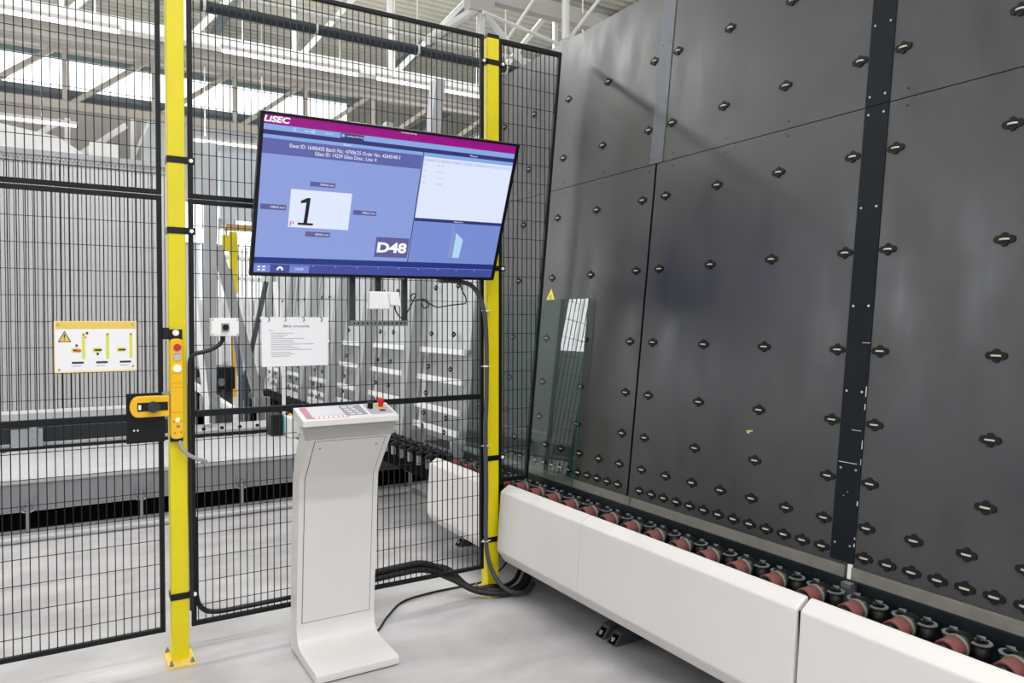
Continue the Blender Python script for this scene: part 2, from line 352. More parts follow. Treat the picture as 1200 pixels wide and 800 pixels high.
# ------------------------------------------------------------------ leaning wall conveyor
TAN = .108532; TH = math.atan(TAN); X15 = 2.3908
NRM = Vector((-math.cos(TH), 0, math.sin(TH)))
WROT = Matrix(((0, math.sin(TH), -math.cos(TH)), (-1, 0, 0), (0, math.cos(TH), math.sin(TH))))
def wp(Y, z, c=0):
    p = Vector((X15+(z-1.5)*TAN, Y, z)); return p+NRM*c
def wbox(mb, Y0, Y1, z0, z1, c0, c1, m=0):                    # slab in the leaning plane, c measured out of it
    return mb.hexa([wp(Y1, z0, c0), wp(Y1, z0, c1), wp(Y0, z0, c1), wp(Y0, z0, c0), wp(Y1, z1, c0), wp(Y1, z1, c1), wp(Y0, z1, c1), wp(Y0, z1, c0)], m)
cv = thing('glass_conveyor', 'tall dark grey leaning conveyor wall with black caster wheels and white covers', 'conveyor', (2.3, 2.0, 0))
def caster_mesh():
    mb = MB(); n = 8
    st = [(.0185+.0125*math.cos(a), .0125*math.sin(a)) for a in [(-.5+k/5)*math.pi for k in range(6)]]
    st += [(-.0185+.0125*math.cos(a), .0125*math.sin(a)) for a in [(.5+k/5)*math.pi for k in range(6)]]
    mb.prism(st, lambda u, v, t: (u, v, t), -.001, .0045)
    mb.prism([(.0135*math.cos(2*math.pi*k/10), .0225*math.sin(2*math.pi*k/10)) for k in range(10)], lambda u, v, t: (u, v, t), -.001, .0052)
    mb.prism([(.0195*math.cos(2*math.pi*k/14), .0195*math.sin(2*math.pi*k/14)) for k in range(14)], lambda u, v, t: (u, t, v-.0075), -.0025, .0025, 1)
    me = bpy.data.meshes.new('caster_wheel'); me.from_pydata([tuple(v) for v in mb.v], [], mb.f); me.materials.append(mat('caster_black', (9, 12, 14), .6, spec=.3)); me.materials.append(WHEEL)
    for p, k in zip(me.polygons, mb.m): p.material_index = k
    fixn(me); return me
CAST = caster_mesh()
rowsz = [2.797, 2.447, 2.095, 1.744, 1.394, 1.143, .943]
cols = {'B': [.763, 1.131, 1.499], 'C': [1.662, 1.989, 2.317, 2.643], 'D': [2.809, 3.18, 3.549, 3.924], 'E': [4.29]}
spans = {'B': (.43, 1.5785), 'C': (1.5815, 2.7215), 'D': (2.7355, 4.003), 'E': (4.007, 4.42)}
r7 = [round(1.499-.0818*i, 4) for i in range(12)], [round(1.663+.0818*i, 4) for i in range(13)], [round(2.806+.0826*i, 4) for i in range(15)]
r6 = [1.499, 1.336, 1.174, 1.01, .847, .684], [1.664, 1.827, 1.991, 2.154, 2.317, 2.481, 2.643], [2.807, 2.97, 3.138, 3.305, 3.463, 3.63, 3.795, 3.95]
for key, (y0, y1) in spans.items():
    lo = wbox(MB(), y0, y1, .652, 2.2638, -.02, 0).build('backing_panel', PANEL, cv)
    hi = wbox(MB(), y0, y1, 2.2672, 3.17, -.02, 0).build('backing_panel', PANEL, cv)
    for cy in cols[key]:
        for z in rowsz: inst('caster_wheel', CAST, hi if z > 2.266 else lo, wp(cy, z), WROT)
    i = 'BCD'.find(key)
    if i >= 0:
        for yy in r6[i]: inst('caster_wheel', CAST, lo, wp(yy, .793), WROT)
        for yy in r7[i]: inst('caster_wheel', CAST, lo, wp(yy, .693), WROT)
    sc_ = MB()                                               # small screw heads along the joint
    for cy in cols[key][1:] if key != 'D' else cols[key]:
        for dz in (-.03, .03):
            p = wp(cy-.03, 2.266+dz); sc_.cyl(p-NRM*.001, p+NRM*.0015, .004, 8)
    tag(sc_.build('screw', BLK, lo), kind='stuff')
# cover strips over the vertical joints
s1 = wbox(MB(), 1.535, 1.626, .662, 2.2642, .0005, .0035).build('joint_strip', STRIP, cv); s2 = wbox(MB(), 1.535, 1.626, 2.2668, 3.172, .0005, .0035).build('joint_strip', STRIP, cv)
s3 = wbox(MB(), 2.685, 2.775, 2.2668, 3.172, .0005, .0035).build('joint_strip', ALU, cv); s3['label'] = 'bare metal joint strip'
for st, ys, zs in ((s1, (1.552, 1.61), (.72, .98, 1.25, 1.55, 1.9, 2.235)), (s2, (1.552, 1.61), (2.30, 2.56, 2.85)), (s3, (2.70, 2.758), (2.29, 2.56, 2.86))):
    q = MB()
    for yy in ys:
        for z in zs: p = wp(yy, z, .0035); q.cyl(p-NRM*.001, p+NRM*.002, .0042, 8)
    tag(q.build('screw', STEEL if st is not s3 else DGREY, st), kind='stuff')
q = MB()                                                     # chipped bare edges on the dark strip
for z, hgt, wd in ((1.235, .035, .003), (1.19, .02, .003), (1.055, .03, .0025), (1.0, .02, .002), (.86, .016, .004), (.72, .012, .004), (.745, .008, .004)):
    wbox(q, 1.5352, 1.5352+wd, z, z+hgt, .0035, .0041)
for z, a, b in ((1.0, 1.55, 1.62), (1.115, 1.545, 1.58), (.9, 1.575, 1.579), (.885, 1.59, 1.594), (1.42, 1.536, 1.565)): wbox(q, a, b, z, z+.002, .0035, .004)
tag(q.build('paint_chip', mat('bare_chip', (200, 202, 205), .5), s1), kind='stuff')
wbox(MB(), 2.7215, 2.7355, .652, 2.2638, -.022, -.0015).build('joint_gap', BLKD, cv)
wbox(MB(), .43, 4.42, .62, 3.17, -.06, -.022).build('wall_core', BLKD, cv)
q = MB(); c0 = wp(2.022, 1.054, .0004)                         # small green-yellow paint mark
for (a, b, wd, hg) in ((0, 0, .02, .006), (.006, -.006, .012, .005), (-.01, .003, .012, .005)): wbox(q, 2.022+a, 2.022+a+wd, 1.05+b, 1.05+b+hg, 0, .0006)
q.build('paint_mark', mat('lime_paint', (196, 204, 90), .6), cv)
# bottom rail
for (a, b) in ((.43, 1.548), (1.562, 2.69), (2.7, 4.0), (4.01, 4.42)):
    wbox(MB(), a, b, .612, .6505, -.02, .012).build('bottom_rail', RAIL, cv)
wbox(MB(), .43, 4.42, .606, .612, -.02, .018).build('rail_edge', NAVY, cv)
wbox(MB(), .43, 4.42, .40, .606, -.03, .004).build('back_plate', NAVY, cv)
wbox(MB(), 1.535, 1.548, .612, .66, .004, .014).build('rail_tab', WHT2, cv)
MB().box(2.25, 2.29, 1.515, 1.55, .47, .607).build('rail_bracket', STEEL, cv)
MB().box(2.075, 2.30, .43, 4.42, .40, .50).build('bed', BLKD, cv)
MB().box(2.33, 2.75, .43, 4.42, 0, .40).build('machine_base', NAVY, cv)
# drive rollers and guide pegs
def shared(mb, name, mats, smooth=True):
    me = bpy.data.meshes.new(name); me.from_pydata([tuple(v) for v in mb.v], [], mb.f)
    for mm in (mats if isinstance(mats, list) else [mats]): me.materials.append(mm)
    for p, k in zip(me.polygons, mb.m): p.material_index = k; p.use_smooth = smooth and len(p.vertices) == 4
    fixn(me); return me
M_ROLL = shared(MB().cyl((-.075, 0, 0), (.10, 0, 0), .013, 10).cyl((.038, 0, 0), (.085, 0, 0), .034, 18).cyl((-.05, 0, 0), (-.026, 0, 0), .0275, 14), 'drive_roller', BLK)
M_SLV = shared(MB().cyl((-.026, 0, 0), (.03, 0, 0), .032, 20), 'rubber_sleeve', PINK)
M_COL = shared(MB().cyl((.03, 0, 0), (.042, 0, 0), .0352, 20), 'collar', RING)
M_PEG = shared(MB().cyl((0, 0, -.09), (0, 0, 0), .0255, 14).cyl((.0, 0, .006), (0, 0, .012), .010, 10), 'guide_peg', BLK)
M_DSC = shared(MB().cyl((0, 0, 0), (0, 0, .0035), .0295, 18).cyl((0, 0, .0036), (0, 0, .006), .019, 12, 1).prism([(-.006, -.012), (.012, -.004), (.006, .012)], lambda u, v, t: (u*1.3, v*1.3, t), .012, .0165), 'peg_disc', [DISC, BLK], False)
M_NUT = shared(MB().cyl((0, 0, 0), (0, 0, .02), .009, 6).cyl((0, .022, -.004), (0, .022, .014), .007, 6), 'adjusting_nut', STEEL, False)
def rollers(i0, i1, parent):
    for i in range(i0, i1):
        Y = 3.42-.1536*i
        r = inst('drive_roller', M_ROLL, parent, (2.113, Y, .573)); inst('rubber_sleeve', M_SLV, r, (2.113, Y, .573)); inst('collar', M_COL, r, (2.113, Y, .573))
        for dy in (-.043, -.12):
            g = inst('guide_peg', M_PEG, parent, (2.198, Y+dy, .588)); inst('peg_disc', M_DSC, g, (2.198, Y+dy, .588))
        inst('adjusting_nut', M_NUT, parent, (2.12, Y-.075, .545))
rollers(-5, 20, cv)
# white cover panels, folded steel
def cover(y0, y1, parent):
    pf = [(2.062, .183), (2.025, .183), (1.976, .252), (1.9995, .568), (2.05, .6005), (2.062, .5985), (2.062, .50)]
    o = MB().prism(pf[::-1], lambda u, v, t: (u, t, v), y0, y1).build('cover_panel', WHT, parent, bevel=.009); o['label'] = 'white folded steel cover panel'
    return o
for a, b in ((.35, 1.521), (1.534, 2.700), (2.7025, 3.432), (3.56, 4.35)): cover(a, b, cv)
MB().box(2.01, 2.05, 1.515, 1.54, .22, .56).build('cover_joint', BLKD, cv)
for (X, Y) in ((2.13, 2.73), (2.13, 2.64), (2.19, 4.33)):
    m = MB().hexa([(X, Y-.034, 0), (X+.25, Y-.034, 0), (X+.25, Y+.034, 0), (X, Y+.034, 0), (X+.045, Y-.026, .05), (X+.25, Y-.03, .085), (X+.25, Y+.03, .085), (X+.045, Y+.026, .05)])
    ft = m.build('support_foot', DGREY, cv); MB().hexa([(X-.001, Y-.02, .006), (X+.03, Y-.02, .006), (X+.03, Y+.02, .006), (X-.001, Y+.02, .006), (X+.033, Y-.018, .04), (X+.04, Y-.018, .04), (X+.04, Y+.018, .04), (X+.033, Y+.018, .04)]).build('foot_opening', BLKD, ft)
    MB().cyl((X+.012, Y, .012), (X+.018, Y, .03), .009, 6).build('foot_bolt', STEEL, ft)
for Y in (.9, 2.0, 3.1, 4.2): MB().box(2.33, 2.42, Y-.05, Y+.05, 0, .41).build('leg', DGREY, cv)
# warning triangle sticker on the wall
t = thing('warning_sticker', 'small yellow triangular warning sticker on the leaning wall above the glass', 'sticker', wp(3.546, 1.63))
q = MB().prism([(-.072, -.03), (.072, -.03), (0, .032)], lambda u, v, k: wp(3.546-u*.6, 1.648+v*1.05, k), .0006, .0014).build('triangle', mat('sticker_yellow', (238, 216, 40), .5), t)
q = MB()
for k in range(8):
    a0, a1 = 2*math.pi*k/8, 2*math.pi*(k+1)/8
    q.add([wp(3.546+.011*math.cos(a), 1.632+.011*math.sin(a), .0018) for a in (a0, a1)]+[wp(3.546+.007*math.cos(a), 1.632+.007*math.sin(a), .0018) for a in (a1, a0)], [(0, 1, 2, 3)])
q.build('symbol', INK2, t)

# ------------------------------------------------------------------ glass sheet on the rollers
g = thing('glass_sheet', 'clear greenish glass sheet leaning on the dark wall beside the fence', 'glass', wp(3.14, .613, .022))
wbox(MB(), 3.146, 4.42, .614, 1.612, .021, .027).build('pane', GLASS, g)
wbox(MB(), 3.1445, 3.1458, .614, 1.612, .021, .027).build('polished_edge', mat('glass_edge_green', (40, 92, 84), .15), g)
wbox(MB(), 3.146, 4.42, 1.612, 1.6132, .021, .027).build('polished_edge', MATS['glass_edge_green'], g)

# ------------------------------------------------------------------ fence
YP0, YP1 = 3.482, 3.504
def wires(x0, x1, z0, z1, xr=None, vs=.03, hs=.105, hz0=None):
    mb = MB(); x = x0+vs*.6; k = 0
    while x < x1-.004:
        mb.box(x-.0019, x+.0019, 3.491, 3.4948, z0, z1); x += vs
    z = (hz0 if hz0 else z0+hs*.8)
    while z < z1-.02:
        mb.box(x0, x1, 3.4886, 3.491, z-.0013, z+.0013); z += hs
    return mb
def panel(name, label, x0, x1, z0, z1, mids=(), w=.02, cat='fence', group='black mesh panels of the safety fence'):
    t = thing(name, label, cat, ((x0+x1)/2, 3.49, z0), group)
    for a, b, c, d in ((x0, x0+w, z0, z1), (x1-w, x1, z0, z1)): MB().box(a, b, YP0, YP1, c, d).build('stile', FENCE, t, bevel=.002)
    for a, b in ((z0, z0+w), (z1-w, z1)): MB().box(x0, x1, YP0+.001, YP1-.001, a, b).build('rail', FENCE, t, bevel=.002)
    for z in mids: MB().box(x0+w, x1-w, YP0+.001, YP1-.001, z-.014, z+.014).build('rail', FENCE, t, bevel=.002)
    tag(wires(x0+w*.5, x1-w*.5, z0+.005, z1-.005).build('wire_mesh', FENCE, t), kind='stuff')
    return t
gate = panel('fence_gate', 'lower black mesh gate left of the near yellow post with dark lock plate', -.86, .347, .142, 2.032, (1.085,), cat='gate', group=None)
panel('fence_section', 'upper black mesh panel left of the near yellow post', -.86, .347, 2.037, 3.03)
panel('fence_section', 'lower black mesh panel between the two yellow posts behind the console', .453, 1.926, .143, 2.027, (1.085,))
panel('fence_section', 'upper black mesh panel between the two yellow posts behind the monitor', .453, 1.926, 2.031, 3.031)
# narrow panel with slanted edge following the wall lean
np_ = thing('fence_section', 'narrow tall black mesh panel with slanted edge beside the leaning wall', 'fence', (2.1, 3.49, .605), 'black mesh panels of the safety fence')
def xe(z): return 2.2105+(z-.61)*.0936
MB().box(2.02, 2.039, YP0, YP1, .605, 3.03).build('stile', FENCE, np_, bevel=.002)
MB().hexa([(xe(.605)-.019, YP0, .605), (xe(.605), YP0, .605), (xe(.605), YP1, .605), (xe(.605)-.019, YP1, .605), (xe(3.03)-.019, YP0, 3.03), (xe(3.03), YP0, 3.03), (xe(3.03), YP1, 3.03), (xe(3.03)-.019, YP1, 3.03)]).build('stile', FENCE, np_, bevel=.002)
MB().box(2.02, xe(.62), YP0+.001, YP1-.001, .605, .626).build('rail', FENCE, np_); MB().box(2.02, xe(3.02), YP0+.001, YP1-.001, 3.008, 3.03).build('rail', FENCE, np_)
mb = MB(); x = 2.055
while x < 2.43:
    z0 = .61 if x < xe(.61)-.01 else .61+(x+.01-2.2105)/.0936
    if z0 < 3.0: mb.box(x-.0019, x+.0019, 3.491, 3.4948, z0, 3.02)
    x += .03
z = .69
while z < 3.0: mb.box(2.03, xe(z)-.008, 3.4886, 3.491, z-.0013, z+.0013); z += .105
tag(mb.build('wire_mesh', FENCE, np_), kind='stuff')
# lock plate on the gate
MB().box(.203, .351, 3.474, 3.481, .975, 1.187).build('lock_plate', FENCE, gate, bevel=.002)
q = MB()
for x, z in ((.232, 1.03), (.246, 1.03)): q.cyl((x, 3.474, z), (x, 3.471, z), .004, 8)
q.build('plate_screw', WHT2, gate)

def post(label, x, clamps):
    t = thing('fence_post', label, 'post', (x, 3.51, 0), 'yellow posts of the safety fence')
    a = .035
    MB().box(x-a, x+a, 3.475, 3.545, .01, 3.02).build('tube', YEL, t, bevel=.003)
    bp = MB().box(x-.056, x+.056, 3.412, 3.608, 0, .011).build('base_plate', YEL2, t, bevel=.002)
    for dx in (-.042, .042):
        for yy in (3.43, 3.59):
            MB().cyl((x+dx, yy, .011), (x+dx, yy, .014), .0105, 12).cyl((x+dx, yy, .014), (x+dx, yy, .023), .0075, 6).cyl((x+dx, yy, .023), (x+dx, yy, .031), .004, 8).build('anchor_bolt', STEEL, bp)
    MB().box(x-a-.001, x+a+.001, 3.474, 3.546, 3.02, 3.042).build('cap', BLK, t, bevel=.003)
    for z, left, right in clamps:
        m = MB().box(x-a-.002, x+a+.002, 3.472, 3.475, z-.014, z+.014).box(x-a-.003, x-a, 3.472, 3.548, z-.014, z+.014).box(x+a, x+a+.003, 3.472, 3.548, z-.014, z+.014)
        if right: m.box(x+a, x+a+.04, 3.476, 3.481, z-.015, z+.015)
        if left: m.box(x-a-.04, x-a, 3.476, 3.481, z-.015, z+.015)
        c = m.build('clamp', BLK, t)
        for s, on in ((1, right), (-1, left)):
            if on: MB().cyl((x+s*(a+.024), 3.476, z), (x+s*(a+.024), 3.47, z), .0085, 10).build('clamp_bolt', WHT2, c)
    return t
post('yellow square fence post beside the gate with a control strip on it', .405, [(2.19, 0, 1), (1.885, 0, 1), (.29, 0, 1)])
post('yellow square fence post behind the right edge of the monitor', 1.98, [(2.89, 1, 1), (1.78, 1, 1), (.745, 0, 1), (.298, 1, 0)])

# sliding latch on the gate, control strip on the post
t = thing('gate_latch', 'yellow sliding gate latch with black oval handle', 'latch', (.29, 3.45, 1.13))
st = [(.245+.03*math.cos(a), 1.131+(.044)*math.sin(a)) for a in [math.pi/2+math.pi*k/8 for k in range(9)]]+[(.366, 1.087), (.366, 1.175)]
MB().prism(st, lambda u, v, k: (u, k, v), 3.474, 3.443).build('latch_body', YPL, t, bevel=.003)
MB().box(.243, .36, 3.4405, 3.4435, 1.113, 1.149).build('inset', BLK, t)
MB().cyl((.302, 3.441, 1.131), (.302, 3.415, 1.131), .023, 18).build('handle', mat('handle_rubber', (40, 42, 45), .5), t, smooth=True)
MB().box(.288, .334, 3.422, 3.44, 1.113, 1.142).build('handle_wing', MATS['handle_rubber'], t, bevel=.008)
MB().box(.247, .257, 3.4395, 3.4406, 1.12, 1.14).build('inset_mark', PAPER, t)
MB().box(.34, .372, 3.46, 3.478, 1.178, 1.19).build('latch_hinge', STEEL, t)
t = thing('interlock_control_strip', 'tall yellow control strip with red and white buttons on the near post', 'control box', (.398, 3.45, .97))
def rounded(x0, x1, z0, z1, n=6):
    r = (x1-x0)/2; cx = (x0+x1)/2
    return [(cx+r*math.cos(a), z0+r*.45+r*.45*math.sin(a)) for a in [math.pi+math.pi*k/n for k in range(n+1)]]+[(cx+r*math.cos(a), z1-r*.45+r*.45*math.sin(a)) for a in [math.pi*k/n for k in range(n+1)]]
MB().prism(rounded(.371, .421, .985, 1.418), lambda u, v, k: (u, k, v), 3.475, 3.442).build('housing', YPL, t, bevel=.003)
MB().box(.370, .421, 3.464, 3.4755, 1.405, 1.457).build('top_bracket', BLK, t); MB().box(.370, .421, 3.46, 3.4755, .972, 1.0).build('bottom_bracket', BLK, t)
MB().box(.346, .37, 3.468, 3.48, 1.415, 1.465).build('gate_sensor', BLK, t)
MB().cyl((.395, 3.465, 1.443), (.395, 3.452, 1.443), .013, 14).build('bracket_screw', WHT2, t)
MB().cyl((.398, 3.443, 1.381), (.398, 3.425, 1.381), .0145, 18).build('red_button', RED, t, smooth=True)
MB().cyl((.398, 3.443, 1.338), (.398, 3.436, 1.338), .0145, 18).build('grey_button', mat('grey_button', (190, 190, 200), .35), t, smooth=True)
MB().cyl((.398, 3.443, 1.290), (.398, 3.436, 1.290), .015, 18).build('lit_button', mat('lit_white', (255, 250, 225), .4, emit=1.0), t, smooth=True)
q = MB().box(.38, .414, 3.4405, 3.443, 1.357, 1.363); q.build('button_legend', PAPER, t)
for z in (1.268, 1.226, 1.207, 1.165-.065): MB().box(.375, .417, 3.4412, 3.443, z, z+.002).build('housing_groove', mat('amber_line', (190, 140, 10), .5), t)
MB().cyl((.398, 3.443, 1.068), (.398, 3.439, 1.068), .008, 12).build('indicator', mat('lit_indicator', (255, 250, 215), .4, emit=.9), t)
q = MB()
for x, z in ((.383, 1.062), (.412, 1.064), (.385, 1.012), (.411, 1.014)): q.cyl((x, 3.443, z), (x, 3.4405, z), .004, 8)
q.box(.393, .406, 3.441, 3.443, 1.035, 1.045).build('housing_screw', RING, t)
tag(MB().tube(bez([(.405, 3.45, .975), (.415, 3.44, .94), (.445, 3.44, .91), (.48, 3.45, .888), (.505, 3.462, .880), (.512, 3.47, .872), (.498, 3.473, .862)]), .008, 8).build('signal_cable', LGRUB, smooth=True), 'light grey cable leaving the bottom of the yellow control strip', 'cable')
# switch box
t = thing('switch_box', 'small white rotary switch box fixed on the fence mesh', 'switch', (.59, 3.46, 1.42))
MB().box(.533, .65, 3.425, 3.47, 1.427, 1.506).build('box_body', WHT2, t, bevel=.004)
MB().box(.55, .57, 3.47, 3.488, 1.43, 1.50).build('mounting_plate', RING, t)
kn = MB().box(.575, .607, 3.417, 3.4255, 1.448, 1.484).build('switch_plate', mat('switch_grey', (150, 152, 155), .4), t, bevel=.002)
MB().cyl((.591, 3.417, 1.466), (.591, 3.405, 1.466), .0125, 14).box(.5875, .5945, 3.395, 3.408, 1.454, 1.478).build('rotary_knob', BLK, kn)
q = MB()
for x in (.54, .643):
    for z in (1.435, 1.498): q.cyl((x, 3.425, z), (x, 3.4235, z), .003, 8)
q.build('box_screw', DGREY, t)
tag(MB().tube(bez([(.585, 3.46, 1.428), (.58, 3.455, 1.40), (.55, 3.452, 1.375), (.505, 3.452, 1.358), (.47, 3.452, 1.35), (.452, 3.455, 1.325), (.449, 3.462, 1.25), (.449, 3.47, 1.0), (.45, 3.472, .6), (.452, 3.474, .22)]), .0095, 8).build('switch_cable', RUB, smooth=True), 'black cable from the switch box running down beside the near post', 'cable')

# ------------------------------------------------------------------ sign on the gate
t = thing('warning_sign', 'white and yellow instruction sign with warning triangle on the gate mesh', 'sign', (.098, 3.48, 1.283))
SX0, SX1, SZ0, SZ1 = -.051, .246, 1.283, 1.493
SY = mat('sign_yellow', (232, 200, 92), .45); SYP = mat('sign_pale', (248, 226, 170), .45); LIME = mat('sign_lime', (222, 222, 84), .5)
MB().box(SX0, SX1, 3.480, 3.484, SZ0, SZ1).build('sign_plate', SYP, t)
def sg(u0, u1, v0, v1, nm, m, k=1):                           # fractions of the sign measured from its top-left
    u = lambda a: SX0+(SX1-SX0)*a; v = lambda b: SZ1-(SZ1-SZ0)*b
    return MB().box(u(u0), u(u1), 3.480-.0008*k, 3.4801, v(v1), v(v0)).build(nm, m, t)
sg(.018, .985, .155, .965, 'white_field', PAPER, 1); sg(.018, .985, .015, .155, 'yellow_band', SY, 1)
tri = lambda pts, k: MB().prism([(SX0+(SX1-SX0)*a, SZ1-(SZ1-SZ0)*b) for a, b in pts], lambda u, v, d: (u, d, v), 3.480-.0008*k, 3.4801)
tri([(.043, .405), (.122, .185), (.2, .405)], 2).build('triangle_border', INK2, t); tri([(.062, .39), (.122, .215), (.182, .39)], 3).build('triangle_field', SY, t)
sg(.114, .13, .25, .325, 'exclamation_mark', INK2, 4); sg(.114, .13, .345, .365, 'exclamation_mark', INK2, 4)
for c, lx in ((.345, .2), (.635, .455), (.925, .75)):
    sg(c-.019, c+.019, .235, .74, 'strip_drawing', LIME, 2); sg(c-.01, c+.01, .25, .28, 'strip_dot', mat('olive_ink', (110, 110, 40), .6), 3)
    sg(lx, lx+.1, .525, .61, 'latch_drawing', LIME, 2); sg(lx+.02, lx+.11, .55, .585, 'latch_drawing_dark', INK2, 3)
    sg(c-.14, c-.0, .79, .83, 'text_bar', INK2, 2); sg(c-.14, c-.03, .87, .88, 'text_line', INK, 2)
sg(.26, .315, .55, .60, 'red_arrow', mat('sign_red', (224, 74, 44), .5), 4); sg(.355, .385, .305, .325, 'red_arrow', MATS['sign_red'], 4)
for u, v in ((.388, .235), (.263, .475), (.515, .645)): sg(u-.014, u+.014, v-.022, v+.022, 'number_dot', INK2, 3)
for u, v in ((.045, .07), (.945, .065), (.055, .935), (.95, .9)):
    MB().cyl((SX0+(SX1-SX0)*u, 3.4795, SZ1-(SZ1-SZ0)*v), (SX0+(SX1-SX0)*u, 3.4765, SZ1-(SZ1-SZ0)*v), .0045, 10).build('rivet', STEEL, t)

# paper notice
t = thing('paper_notice', 'white printed paper notice tied to the mesh left of the console top', 'notice', (.913, 3.48, 1.282))
MB().box(.758, 1.067, 3.4795, 3.4805, 1.282, 1.505).build('sheet', PAPER, t)
text_mesh('Błędy sortownika', .02, 'title', INK2, t, (.917-.913, -.0012, 1.468-1.282), UPR, fit=(.122, None))
q = MB(); random.seed(3)
MB().box(.79, .812, 3.479, 3.4795, 1.4475, 1.4493).build('text_line', INK, t)
for i, (ln, dx) in enumerate(((.10, .01), (.075, .01), (.06, .01), (.155, .01), (.10, .01), (.11, .01), (.2, .01), (.095, .01), (.13, .01), (.19, .01), (.09, .01), (.11, .01), (.085, .01))):
    z = 1.437-.0086*i-(.004 if i > 9 else 0); MB().box(.79+dx, .79+dx+ln, 3.479, 3.4795, z-.0011, z+.0011).build('text_line', INK, t)
for x in (.785, .86, .945, 1.03):
    MB().tube(bez([(x, 3.482, 1.514), (x+.006, 3.474, 1.508), (x+.008, 3.475, 1.496), (x+.003, 3.479, 1.492)], 4), .0016, 5).build('wire_tie', BLK, t)
MB().box(.752, 1.073, 3.481, 3.483, 1.503, 1.512).build('top_hem', WHT2, t)

# ------------------------------------------------------------------ monitor
tv = thing('monitor', 'large flat monitor with blue and magenta screen hung tilted in front of the fence', 'monitor', (1.3053, 3.2537, 2.0333))
R1 = Matrix.Rotation(.004064, 3, 'Z') @ Matrix.Rotation(.401455, 3, 'X') @ Matrix.Rotation(-.012116, 3, 'Y')
tv.rotation_euler = R1.to_euler()
TW, TT = .6215, .3574
MB().box(-TW+.012, TW-.012, .004, .03, -TT+.012, TT-.012).build('back_shell', BLK, tv, bevel=.004, local=True)
MB().box(-.33, .33, .03, .062, -.27, .1).build('back_bulge', BLK, tv, bevel=.006, local=True)
bz = MB()
for a in ((-TW, TW, .3462, TT), (-TW, TW, -TT, -.3435), (-TW, -.6055, -.3435, .3462), (.6045, TW, -.3435, .3462)): bz.box(a[0], a[1], -.0055, .02, a[2], a[3])
bz.build('bezel', BLK, tv, local=True)
sb = MB().box(-.612, .6105, -.001, .004, -.346, .3475).build('screen', screen('scr_body', (138, 157, 219)), tv, local=True)
def sr(u0, u1, v0, v1, nm, m, k=1): return MB().box(u0, u1, -.001-.0004*k, -.0009, min(v0, v1), max(v0, v1)).build(nm, m, sb, local=True)
def stx(s, u, v, wd, ht, m, nm='screen_text', k=5, bold=0, shear=0): return text_mesh(s, .03, nm, m, sb, (u, -.001-.0004*k, v), UPR, fit=(wd, ht), bold=bold, shear=shear)
S_P = screen('scr_magenta', (150, 0, 128)); S_LB = screen('scr_light_blue', (134, 168, 228)); S_N = screen('scr_navy', (48, 50, 112)); S_H = screen('scr_slate', (92, 98, 166))
S_W = screen('scr_white', (222, 231, 252)); S_T = screen('scr_text', (246, 246, 250)); S_LR = screen('scr_panel', (118, 140, 210)); S_DK = screen('scr_ink', (10, 12, 22)); S_BB = screen('scr_button', (112, 134, 206)); S_BD = screen('scr_strip', (66, 74, 150)); S_DB = screen('scr_deep_blue', (24, 50, 130)); S_GT = screen('scr_grey_text', (150, 165, 200)); S_PL = screen('scr_plum', (92, 92, 150))
S_RD = screen('scr_red', (205, 60, 70)); S_GL = screen('scr_glass', (176, 214, 244))
sr(-.612, .6105, .3075, .3475, 'title_bar', S_P); sr(-.612, .6105, .285, .3075, 'menu_bar', S_LB); sr(-.612, .6105, .265, .284, 'dark_bar', S_N)
sr(-.612, .118, .25, .265, 'light_bar', S_LB); sr(-.280, -.175, .284, .3065, 'active_tab', S_N, 2); sr(-.275, -.262, .290, .303, 'tab_icon', screen('scr_cyan', (120, 200, 250)), 3)
stx('Loading Sharing', -.217, .296, .075, .010, S_T); stx('Loading Sharing', .033, .342, .075, .009, S_T)
for u in (-.46, -.38): sr(u-.025, u-.012, .289, .304, 'menu_icon', screen('scr_pale', (168, 190, 238)), 2)
stx('Glass Batch', -.415, .296, .045, .008, S_W, k=3); stx('Optimize', -.33, .296, .035, .008, S_W, k=3)
stx('LiSEC', -.553, .329, .108, .026, S_T, 'logo', bold=.0012, shear=.18)
sr(-.607, .115, .186, .25, 'header_box', S_H, 2); stx('Sheet', -.245, .2585, .035, .008, S_T)
stx('Sheet ID: 16406435 Batch No.: 47506/25 Order No.: 42645/48-3', -.244, .2285, .502, .0165, S_T)
stx('Glass ID: 14239 Glass Desc.: Line: 4', -.244, .206, .279, .0165, S_T)
sr(-.4715, -.198, -.1275, .0435, 'sheet_preview', S_W, 2); MB().prism([(-.436, -.115), (-.368, -.115), (-.368, -.105), (-.395, -.105), (-.389, .009), (-.403, .009), (-.431, -.006), (-.430, -.017), (-.406, -.012), (-.411, -.105), (-.436, -.105)], lambda u, v, k: (u+.006, k, v), -.003, -.0019).build('sheet_number', S_DK, sb, local=True)
stx('P', -.456, -.112, .018, .022, S_RD, 'corner_mark')
for u0, u1, v0, v1, s in ((-.391, -.279, .062, .083, '3004,0 mm'), (-.596, -.486, -.054, -.03, '1984,0 mm'), (-.183, -.072, -.053, -.031, '1984,0 mm'), (-.392, -.28, -.167, -.144, '3004,0 mm')):
    sr(u0, u1, v0, v1, 'dimension_box', S_PL, 2); stx(s, (u0+u1)/2+.018, (v0+v1)/2, .062, .011, S_T)
sr(-.056, .113, -.252, -.153, 'code_box', S_PL, 2); stx('D48', .029, -.203, .15, .052, S_T, 'code', bold=.0012)
sr(.118, .1215, -.271, .27, 'divider', S_DK, 3); sr(.1235, .6105, .248, .265, 'light_bar', S_LB, 1); sr(.126, .6075, -.047, .247, 'list_panel', S_W, 2)
sr(.126, .6075, .225, .240, 'list_header', screen('scr_list_head', (205, 216, 244)), 3)
